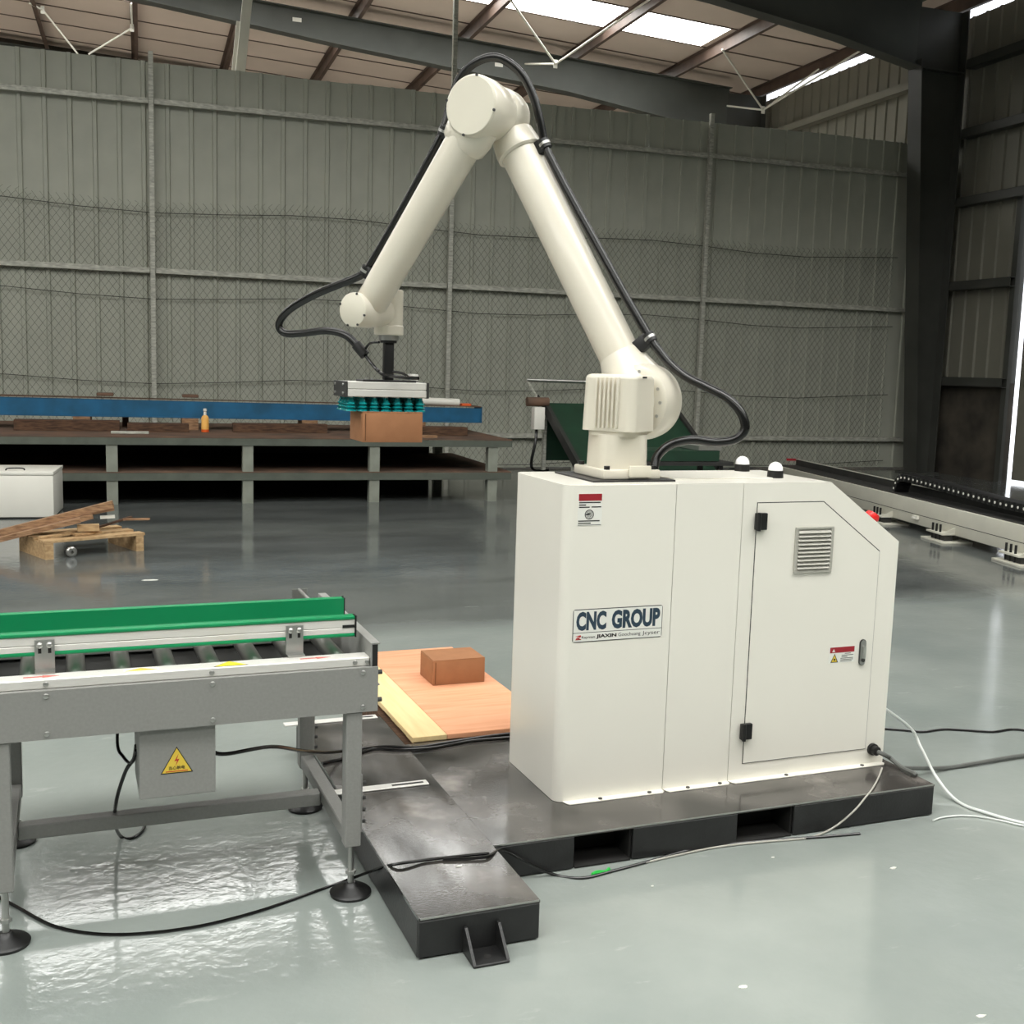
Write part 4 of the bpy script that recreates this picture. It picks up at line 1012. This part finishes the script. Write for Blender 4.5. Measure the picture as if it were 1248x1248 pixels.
cable('plug_cord', [V((bx0, -0.06, 0.46)), on_y(163, 925, -0.02), on_y(153, 940, 0.0), on_y(142, 975, 0.05), on_z(140, 1003, 0.10), on_z(148, 1020, r), F0(162, 1021), F0(176, 1008), F0(172, 988)], 0.0055, 'black_rubber', 'loose black cord dangling beside the conveyor drive box')
cable('sensor_cord', [V((-1.33, 0.1, 0.56)), on_y(143, 905, 0.05), on_y(150, 922, 0.02), on_y(160, 930, -0.03), V((bx0, -0.08, 0.452))], 0.0045, 'black_rubber', 'short black cord from the conveyor bed into the drive box')
cable('gland_cord', [gp + V((0, -0.03, 0)), gp + V((0.02, -0.05, -0.01)), on_y(1085, 924, -0.04), on_z(1100, 936, ZP + 0.012), on_z(1116, 944, ZP + 0.012), V((PX1 + 0.03, 0.02, 0.075)), on_z(1150, 936, 0.012), on_z(1190, 930, 0.012), on_z(1270, 918, 0.012), on_z(1430, 905, 0.012), on_z(1700, 915, 0.012)], 0.0085, 'grey_cable', 'thick grey cable from the cabinet gland running off across the floor')
cable('floor_cable', [F0(1072, 888), F0(1100, 890), F0(1125, 892), F0(1150, 889), F0(1175, 890), F0(1210, 892), F0(1235, 889), F0(1275, 891), F0(1400, 886), F0(1650, 880)], 0.006, 'black_rubber', 'black cable lying on the floor behind the cabinet')
cable('air_hose', [V((W_ + 0.001, 0.30, 0.33)), V((W_ + 0.05, 0.31, 0.33)), on_y(1104, 882, 0.3), on_y(1122, 910, 0.25), on_z(1140, 945, 0.05), on_z(1165, 975, 0.008), on_z(1200, 990, 0.008), on_z(1275, 1008, 0.008), on_z(1420, 1020, 0.008), on_z(1700, 980, 0.008)], 0.0058, 'clear_hose', 'translucent white air hose bending down from the cabinet to the floor', 'hose')
cable('air_hose', [on_z(1137, 1000, 0.005), on_z(1150, 996, 0.005), on_z(1175, 994, 0.005), on_z(1210, 998, 0.005), on_z(1275, 1012, 0.005), on_z(1420, 1035, 0.005), on_z(1650, 1010, 0.005)], 0.0032, 'clear_hose', 'thin pale air hose lying flat on the floor past the platform corner', 'hose')
o = part('cable_tie', MB().tube([F0(722, 1066), F0(728, 1063), F0(738, 1063), F0(742, 1059)], 0.006, n=6), 'green_tie', None, base=True)
tag(o, 'bright green tie around the cable by the platform notch', 'cable tie')
def fleck(u, v, z, s, nm, label, group=None):
    c = on_z(u, v, z); P = [c + V((math.cos(a) * s * random.uniform(.6, 1.2), math.sin(a) * s * .5 * random.uniform(.6, 1.2), 0)) for a in [k * math.pi / 4 for k in range(8)]]
    o = part(nm, MB().prism(P, (0, 0, 0.002)), 'white_dust', None, smooth=0, base=True)
    tag(o, label, 'debris', group)
for u, v, sz, lb in ((1089, 1058, 0.014, 'blob of white dried paint on the open floor past the platform corner'), (906, 1203, 0.015, 'small scuffed white fleck alone on the open floor, far from the platform'),
                     (942, 1045, 0.007, 'tiny white speck on the floor just off the fork pocket'), (1196, 1239, 0.014, 'white paint fleck on the bare floor farthest from the machines'),
                     (183, 707, 0.05, 'white scrap lying on the floor between conveyor and broken pallet'), (795, 1080, 0.006, 'tiny white speck on the floor near the green cable tie')):
    fleck(u, v, 0.0, sz, 'paint_fleck', lb, 'paint flecks on the floor')
fleck(560, 1056, ZP, 0.012, 'paper_scrap', 'tiny white scrap lying on the platform arm')

# ================================================================== BACKGROUND: RACK WITH BLUE BEAM
rack = thing('steel_rack', bld(-0.5, 10.2, 0), 'long two-tier steel rack table with rusty top in front of the partition', 'rack')
RX0, RX1, RY0, RY1 = -5.2, 2.72, 8.79, 11.4
for z0, z1 in ((0.615, 0.70), (0.247, 0.337)):
    part('deck', bbox(MB(), (RX0, RY0 + 0.01, z1 - 0.012), (RX1, RY1, z1)), 'rust_top', rack, smooth=0)
    part('front_beam', bbox(MB(), (RX0, RY0, z0), (RX1, RY0 + 0.008, z1 - 0.013)), 'rack_paint', rack, smooth=0)
    part('front_beam', bbox(MB(), (RX0, RY0 + 0.008, z0), (RX1, RY0 + 0.06, z0 + 0.008)), 'rack_paint', rack, smooth=0)
    part('rear_beam', bbox(MB(), (RX0, RY1 - 0.008, z0), (RX1, RY1, z1 - 0.013)), 'rack_paint', rack, smooth=0)
    part('end_beam', bbox(MB(), (RX1 - 0.008, RY0 + 0.009, z0), (RX1, RY1 - 0.009, z1 - 0.013)), 'rack_paint', rack, smooth=0)
part('back_sheet', bbox(MB(), (RX0, RY1 - 0.135, 0.0), (RX1 - 0.35, RY1 - 0.131, 0.2465)), 'seam_black', rack, smooth=0)  # added dark sheets standing in for the black voids under the tiers
part('back_sheet', bbox(MB(), (RX0, RY1 - 0.135, 0.3372), (RX1 - 0.35, RY1 - 0.131, 0.6145)), 'seam_black', rack, smooth=0)
for i in range(6):
    X = 2.50 - i * 1.355
    for Y in (RY0 + 0.012, RY1 - 0.13):
        for a, b in ((0.0, 0.2465), (0.3372, 0.6145)):
            part('leg', bbox(MB(), (X - 0.055, Y, a), (X + 0.055, Y + 0.11, b)), 'rack_leg', rack, smooth=0)

def bthing(nm, a, b, material, label, cat, bevel=0.0, group=None, rot=0.0, tilt=0.0):
    a, b = V(a), V(b); c = (a + b) / 2
    x = (BX * math.cos(rot) + BY * math.sin(rot)); y = (BY * math.cos(rot) - BX * math.sin(rot)); z = EZZ
    if tilt: x, z = x * math.cos(tilt) + z * math.sin(tilt), z * math.cos(tilt) - x * math.sin(tilt)
    o = part(nm, MB().box(bld(*c), [abs(k) for k in (b - a)], (x, y, z), bevel), material, None, smooth=35 if bevel else 0, base=True)
    return tag(o, label, cat, group)
# blue I-beam resting on sleepers
bb = thing('blue_beam', bld(-1.0, 10.1, 0.83), 'long blue painted steel beam resting on timbers on the rack', 'beam')
L0, L1 = V(bld(-5.0, 10.0, 0.845)), V(bld(2.70, 10.0, 0.822))
def beam_box(za, zb, y0, y1):
    P = [bld(-5.0, y0, 0.845 + za), bld(2.70, y0, 0.822 + za), bld(2.70, y0, 0.822 + zb * 0.88), bld(-5.0, y0, 0.845 + zb)]
    return MB().prism(P, BY * (y1 - y0))
part('web', beam_box(0.012, 0.205, 10.0, 10.02), 'blue_paint', bb, smooth=0)
part('top_flange', beam_box(0.205, 0.222, 9.985, 10.3), 'rust_top', bb, smooth=0)
part('bottom_flange', beam_box(0.0, 0.012, 9.985, 10.3), 'blue_paint', bb, smooth=0)
part('end_plate', bbox(MB(), (2.70, 9.985, 0.822), (2.712, 10.3, 1.017)), 'blue_paint', bb, smooth=0)
for u in (128, 232):
    q = tob(on_by(u, 481, 10.1)); part('lug', bbox(MB(), (q.x - 0.09, 10.05, 1.062), (q.x + 0.09, 10.2, 1.098), 0.01), 'rust_top', bb)
# timbers and offcuts on the rack
tim = [(-4.6, -3.1, 9.75, 0.11, 'scrap_wood_dark', 'dark squared timber end lying on the rack under the blue beam'),
       (-2.55, -1.5, 9.55, 0.115, 'scrap_wood_dark', 'dark timber with a rusty face lying on the rack left of the metal offcut'),
       (-1.42, -0.78, 9.5, 0.09, 'scrap_wood_dark', 'short dark plank between the metal offcut and the orange bottle'),
       (-0.3, 0.75, 9.6, 0.10, 'scrap_wood_dark', 'dark timber lying on the rack right of the orange bottle'),
       (1.55, 2.35, 9.35, 0.10, 'scrap_wood_dark', 'dark flat timber at the free end of the rack')]
for a, b, y, h, m_, lb in tim:
    bthing('timber', (a, y, 0.7005), (b, y + 0.18, 0.7005 + h), m_, lb, 'timber', 0.0)
for X in (-4.4, -2.9, -1.9, -0.75, 0.6, 1.9):
    zb = 0.845 - (X + 5.0) / 7.7 * 0.023
    bthing('sleeper', (X - 0.09, 9.95, 0.7003), (X + 0.09, 10.35, zb - 0.0005), 'scrap_wood', 'wooden sleeper block under the blue beam', 'sleeper', 0.0, 'sleepers under the blue beam')
for u, lb in ((93, 'small rusty post stub standing on the rack left of the other stub'), (153, 'small rusty post stub standing on the rack right of the other stub')):
    q = tob(on_z(u, 520, 0.7)); bthing('post_stub', (q.x - 0.035, q.y, 0.7005), (q.x + 0.035, q.y + 0.06, 0.82), 'rust_top', lb, 'stub', 0.0)
q = tob(on_z(160, 526, 0.7)); bthing('metal_offcut', (q.x - 0.2, 9.2, 0.7005), (q.x + 0.18, 9.33, 0.722), 'rail_galv', 'flat grey metal offcut at the front edge of the rack', 'offcut', 0.003)
bthing('loose_plank', (1.0, 9.0, 0.7005), (1.9, 9.12, 0.725), 'scrap_wood', 'thin pale plank near the free end of the rack', 'plank', 0.0, None, 0.03)
# orange bottle
q = tob(on_z(250, 526.5, 0.7005)); p0 = bld(q.x, q.y, 0.7005)
bt = thing('spray_bottle', p0, 'small bottle with cream label and orange base standing on the rack', 'bottle')
part('base', MB().cyl(p0, p0 + EZZ * 0.03, 0.042, n=20), 'bottle_orange', bt)
part('body', MB().lathe(p0 + EZZ * 0.03, (0, 0, 1), [(0.041, 0), (0.041, 0.12), (0.036, 0.14), (0.018, 0.158), (0, 0.158)], 20), 'bottle_label', bt)
part('nozzle', MB().lathe(p0 + EZZ * 0.188, (0, 0, 1), [(0.017, 0), (0.017, 0.03), (0.008, 0.035), (0.02, 0.045), (0.02, 0.07), (0, 0.075)], 16), 'off_white', bt)
# white roll and orange wedge on the free end of the beam
a = tob(on_by(521, 487, 10.14)); b = tob(on_by(559, 488, 10.14))
o = part('white_roll', MB().cyl(bld(a.x - 0.3, 10.13, 1.078), bld(b.x, 10.13, 1.062), 0.048, n=20), 'off_white', None, base=True)
tag(o, 'white roll lying on the free end of the blue beam', 'roll')
bthing('orange_wedge', (b.x + 0.02, 10.05, 1.020), (b.x + 0.14, 10.2, 1.055), 'bottle_orange', 'small orange wedge next to the white roll on the beam', 'wedge', 0.006)

# ================================================================== WHITE CRATE, BROKEN PALLET, SCRAP PLANKS
wo = V((-1.574, 7.92, 0)); _w = math.radians(-7)
WA = (V((math.cos(_w), math.sin(_w), 0)), V((-math.sin(_w), math.cos(_w), 0)), EZZ)
def wbox(x0, x1, y0, y1, z0, z1, bevel=0.0): return MB().box(wo + WA[0] * ((x0 + x1) / 2) + WA[1] * ((y0 + y1) / 2) + EZZ * ((z0 + z1) / 2), (x1 - x0, y1 - y0, z1 - z0), WA, bevel)
wc = thing('white_chest', wo + WA[0] * -0.7 + WA[1] * 0.33, 'white box-shaped chest standing on the floor beside the rack', 'chest')
part('body', wbox(-1.4, 0, 0, 0.66, 0.012, 0.40, 0.008), 'off_white', wc)
part('base', wbox(-1.38, -0.02, 0.02, 0.64, 0.0, 0.012), 'dark_grey', wc, smooth=0)
lid = part('lid', wbox(-1.404, 0.004, -0.004, 0.664, 0.402, 0.436, 0.006), 'off_white', wc)
part('handle', MB().tube([wo + WA[0] * a + WA[1] * b + EZZ * c for a, b, c in ((-0.42, 0.1, 0.436), (-0.40, 0.1, 0.455), (-0.28, 0.12, 0.455), (-0.26, 0.12, 0.436))], 0.007, n=6), 'dark_grey', lid)

pa, pb = V((-1.615, 5.668, 0)), V((-0.905, 5.955, 0))
pex = (pb - pa).normalized(); pey = V((-pex.y, pex.x, 0)); PA = (pex, pey, EZZ); PWD = (pb - pa).length
bp_ = thing('broken_pallet', pa + pex * .37 + pey * .25, 'broken pale wooden pallet on the floor carrying scrap planks', 'pallet')
def pbox(x0, x1, y0, y1, z0, z1): return MB().box(pa + pex * ((x0 + x1) / 2) + pey * ((y0 + y1) / 2) + EZZ * ((z0 + z1) / 2), (x1 - x0, y1 - y0, z1 - z0), PA)
for x in (0.0, PWD - 0.06):
    part('stringer', pbox(x, x + 0.06, 0.0, 0.52, 0.0, 0.122), 'pallet_wood', bp_, smooth=0)
for y in (0.0, 0.2, 0.41):
    part('deck_board', pbox(-0.01, PWD + 0.01, y, y + 0.1, 0.1225, 0.142), 'pallet_wood', bp_, smooth=0)
pl_spec = [((-6, 651), (137.5, 614), 6.10, 5.98, 0.075, 0.05, 'scrap_wood', 'long reddish brown plank lying topmost across the broken pallet'),
           ((-6, 659), (113, 629), 6.00, 5.95, 0.07, 0.036, 'scrap_wood', 'long plank lying just below the topmost plank on the pallet'),
           ((21, 652), (98, 634), 5.88, 5.85, 0.06, 0.034, 'scrap_wood', 'square-ended batten pointing out over the broken pallet'),
           ((100, 627), (139, 619.5), 6.14, 6.14, 0.05, 0.03, 'scrap_wood', 'short plank wedged under the topmost plank end'),
           ((122, 630.5), (140, 629.5), 6.0, 6.0, 0.05, 0.02, 'off_white', 'short whitewashed offcut lying on the broken pallet'),
           ((94, 643.5), (121, 642.5), 5.9, 5.9, 0.06, 0.05, 'pallet_wood', 'thick pale wood block on the broken pallet'),
           ((118, 643), (160, 630), 6.1, 6.3, 0.03, 0.014, 'scrap_wood_dark', 'thin dark stick slanting behind the wood block'),
           ((150, 633), (182.5, 632.5), 6.25, 6.2, 0.035, 0.014, 'scrap_wood', 'thin stick jutting out beyond the pallet'),
           ((48, 656.5), (95, 647.5), 5.80, 5.95, 0.06, 0.022, 'pallet_wood', 'pale slat lying flat on the near board of the pallet'),
           ((90, 651.5), (122.5, 648), 5.86, 5.95, 0.05, 0.02, 'pallet_wood', 'short pale slat lying next to the thick wood block')]
for p, q, y0, y1, w, t, m_, lb in pl_spec:
    o = part('scrap_plank', MB().bar(on_y(*p, y0), on_y(*q, y1), w, t), m_, None, smooth=0, base=True)
    tag(o, lb, 'plank', 'scrap planks on the broken pallet')
c_ = on_z(86, 672, 0.04); 
o = part('caster_wheel', MB().lathe(c_, (0.3, -1, 0), [(0.012, 0), (0.03, 0), (0.04, 0.008), (0.04, 0.03), (0.03, 0.038), (0.012, 0.038), (0.012, 0)], 20), 'zinc', None, base=True)
tag(o, 'small grey wheel lying under the broken pallet', 'wheel')

# ================================================================== INCLINED BELT MACHINE BEHIND THE ROBOT
mc = thing('belt_machine', bld(4.1, 9.0, 0), 'dark inclined belt conveyor machine with green belt behind the robot', 'machine')
IX0, IX1 = 3.395, 5.05
def incl(x0, x1, off0, off1, y0=9.55, y1=8.0):
    z = lambda Y: 0.509 + (Y - 8.443) / (9.5 - 8.443) * 0.574
    P = [bld(x0, y0, z(y0) + off0), bld(x0, y1, z(y1) + off0), bld(x0, y1, z(y1) + off1), bld(x0, y0, z(y0) + off1)]
    return MB().prism(P, BX * (x1 - x0))
part('side_frame', incl(IX0 - 0.05, IX0, -0.10, 0.03), 'dark_grey', mc, smooth=0)
part('side_frame', incl(IX1, IX1 + 0.05, -0.10, 0.03), 'dark_grey', mc, smooth=0)
part('belt', incl(IX0 + 0.002, IX1 - 0.002, -0.04, -0.01), 'belt_green', mc, smooth=0)
part('back_sheet', bbox(MB(), (IX0, 9.56, 0.4), (IX1, 9.58, 1.09)), 'belt_green', mc, smooth=0)
for X, Y in ((IX0 - 0.045, 8.5), (IX0 - 0.045, 9.5), (IX1 + 0.005, 8.5), (IX1 + 0.005, 9.5)):
    zt_ = 0.509 + (Y - 8.443) / 1.057 * 0.574 - 0.1
    part('leg', bbox(MB(), (X, Y, 0), (X + 0.04, Y + 0.05, zt_)), 'rail_galv', mc, smooth=0)
hA, hB = on_by(642, 463, 9.5), on_by(760, 467, 9.5)
hr = part('handrail', MB().cyl(hA, hB, 0.022, n=12), 'zinc', mc)
part('rail_stay', MB().cyl(hA, on_by(655, 485, 9.5), 0.016, n=8), 'rail_galv', hr)
part('rail_stay', MB().cyl(on_by(655, 482, 9.5), bld(IX0 - 0.02, 9.5, 1.0), 0.02, n=8), 'dark_grey', hr)
a, b = tob(on_by(651, 523.5, 9.3)), tob(on_by(664.5, 496.5, 9.3))
part('control_box', bbox(MB(), (a.x, 9.3, a.z), (b.x, 9.42, b.z), 0.006), 'off_white', mc)
part('motor', MB().cyl(bld(a.x - 0.05, 9.45, b.z + 0.06), bld(a.x + 0.22, 9.45, b.z + 0.06), 0.055, n=16), 'rust_top', mc)
part('cable_loop', MB().tube([bld(a.x + 0.05, 9.36, a.z), bld(a.x + 0.02, 9.3, a.z - 0.15), bld(a.x - 0.02, 9.3, 0.35), bld(a.x + 0.15, 9.4, 0.28), bld(IX0, 9.4, 0.3)], 0.018, n=6), 'black_rubber', mc)
part('out_table', bbox(MB(), (4.35, 7.4, 0.70), (4.62, 7.9, 0.745)), 'aluminium', mc, smooth=0)
part('out_table', bbox(MB(), (3.6, 7.35, 0.54), (4.75, 7.9, 0.58)), 'dark_grey', mc, smooth=0)
part('out_table', bbox(MB(), (3.7, 7.4, 0.585), (4.6, 7.9, 0.695)), 'belt_green', mc, smooth=0)
for X in (3.65, 4.6):
    for Y in (7.4, 7.85):
        part('leg', bbox(MB(), (X, Y, 0), (X + 0.05, Y + 0.05, 0.54)), 'dark_grey', mc, smooth=0)

# ================================================================== LINEAR TRACK ON THE RIGHT
f2 = on_z(1121.7, 655, 0); f3 = on_z(1208, 681.7, 0)
TD = (f3 - f2).normalized(); TN = V((-TD.y, TD.x, 0))
if TN.dot(CAM - f2) > 0: TN = -TN
TA = (TD, TN, EZZ)
def tbox(mb, t0, t1, n0, n1, z0, z1, bevel=0.0):
    return mb.box(f2 + TD * ((t0 + t1) / 2) + TN * ((n0 + n1) / 2) + EZZ * ((z0 + z1) / 2), (t1 - t0, n1 - n0, z1 - z0), TA, bevel)
tk = thing('linear_track', f2 + TN * 0.3, 'long off-white linear track beam with black cable chain on its top', 'track')
T0, T1 = -4.22, 5.6
part('beam', tbox(MB(), T0, T1, 0.15, 0.45, 0.075, 0.318, 0.006), 'track_white', tk)
part('beam_groove', tbox(MB(), T0, T1, 0.149, 0.1505, 0.172, 0.178), 'dark_grey', tk, smooth=0)
part('cable_tray', tbox(tbox(MB(), T0, T1, 0.19, 0.44, 0.3185, 0.33), T0, T1, 0.43, 0.45, 0.33, 0.405), 'dark_grey', tk, smooth=0)
part('cable_tray_lip', tbox(MB(), T0, T1, 0.425, 0.455, 0.4055, 0.412), 'track_white', tk, smooth=0)
part('end_cap', tbox(MB(), T0 - 0.02, T0 - 0.0005, 0.30, 0.455, 0.385, 0.415), 'label_red', tk, smooth=0)
for t in (-3.69, -2.46, -1.23, 0.0, 1.228, 2.456, 3.684, 4.912):
    ft = part('foot', tbox(MB(), t, t + 0.42, 0.0, 0.30, 0.0, 0.018, 0.002), 'track_white', tk)
    part('upper_plate', tbox(MB(), t + 0.06, t + 0.36, 0.02, 0.149, 0.075, 0.092, 0.002), 'track_white', ft)
    part('spacer', tbox(MB(), t + 0.10, t + 0.34, 0.06, 0.14, 0.0185, 0.0748), 'dark_grey', ft, smooth=0)
    for k in range(3):
        p = f2 + TD * (t + 0.11 + k * 0.07) + TN * 0.06
        part('anchor_bolt', MB().cyl(p + EZZ * 0.018, p + EZZ * 0.165, 0.011, n=10), 'black_plastic', ft)
    part('gusset', MB().prism([f2 + TD * (t + 0.345) + TN * 0.03 + EZZ * 0.0922, f2 + TD * (t + 0.345) + TN * 0.149 + EZZ * 0.0922, f2 + TD * (t + 0.345) + TN * 0.149 + EZZ * 0.15], TD * 0.012), 'track_white', ft, smooth=0)
part('sensor_bracket', tbox(tbox(MB(), -0.42, -0.33, 0.12, 0.149, 0.13, 0.165), -0.40, -0.36, 0.10, 0.12, 0.135, 0.15), 'off_white', tk, smooth=0)
# chain links: up from the tray, over a bend, then along
lk = []
tp = [(-1.05, 0.34), (-1.03, 0.40), (-0.99, 0.455), (-0.93, 0.49), (-0.86, 0.50)]
for a_ in range(1, 60): tp.append((-0.86 + a_ * 0.088, max(0.50 - 0.0012 * a_ ** 1.25, 0.45)))
for (t0_, z0_), (t1_, z1_) in zip(tp, tp[1:]):
    a = f2 + TD * t0_ + TN * 0.30 + EZZ * z0_; b = f2 + TD * t1_ + TN * 0.30 + EZZ * z1_
    d_ = (b - a); L_ = d_.length; d_.normalize(); zz = d_.cross(TN).normalized()
    if zz.z < 0: zz = -zz
    if t0_ < -0.95: zz = d_.cross(TN).normalized()
    l = part('chain_link', MB().box((a + b) / 2, (L_ * 0.96, 0.16, 0.075), (d_, TN, zz), 0.004), 'black_plastic', tk)
    lk.append(l)
    c_ = (a + b) / 2 - TN * 0.0805
    part('link_pin', MB().cyl(c_, c_ - TN * 0.004, 0.012, n=10), 'off_white', l)
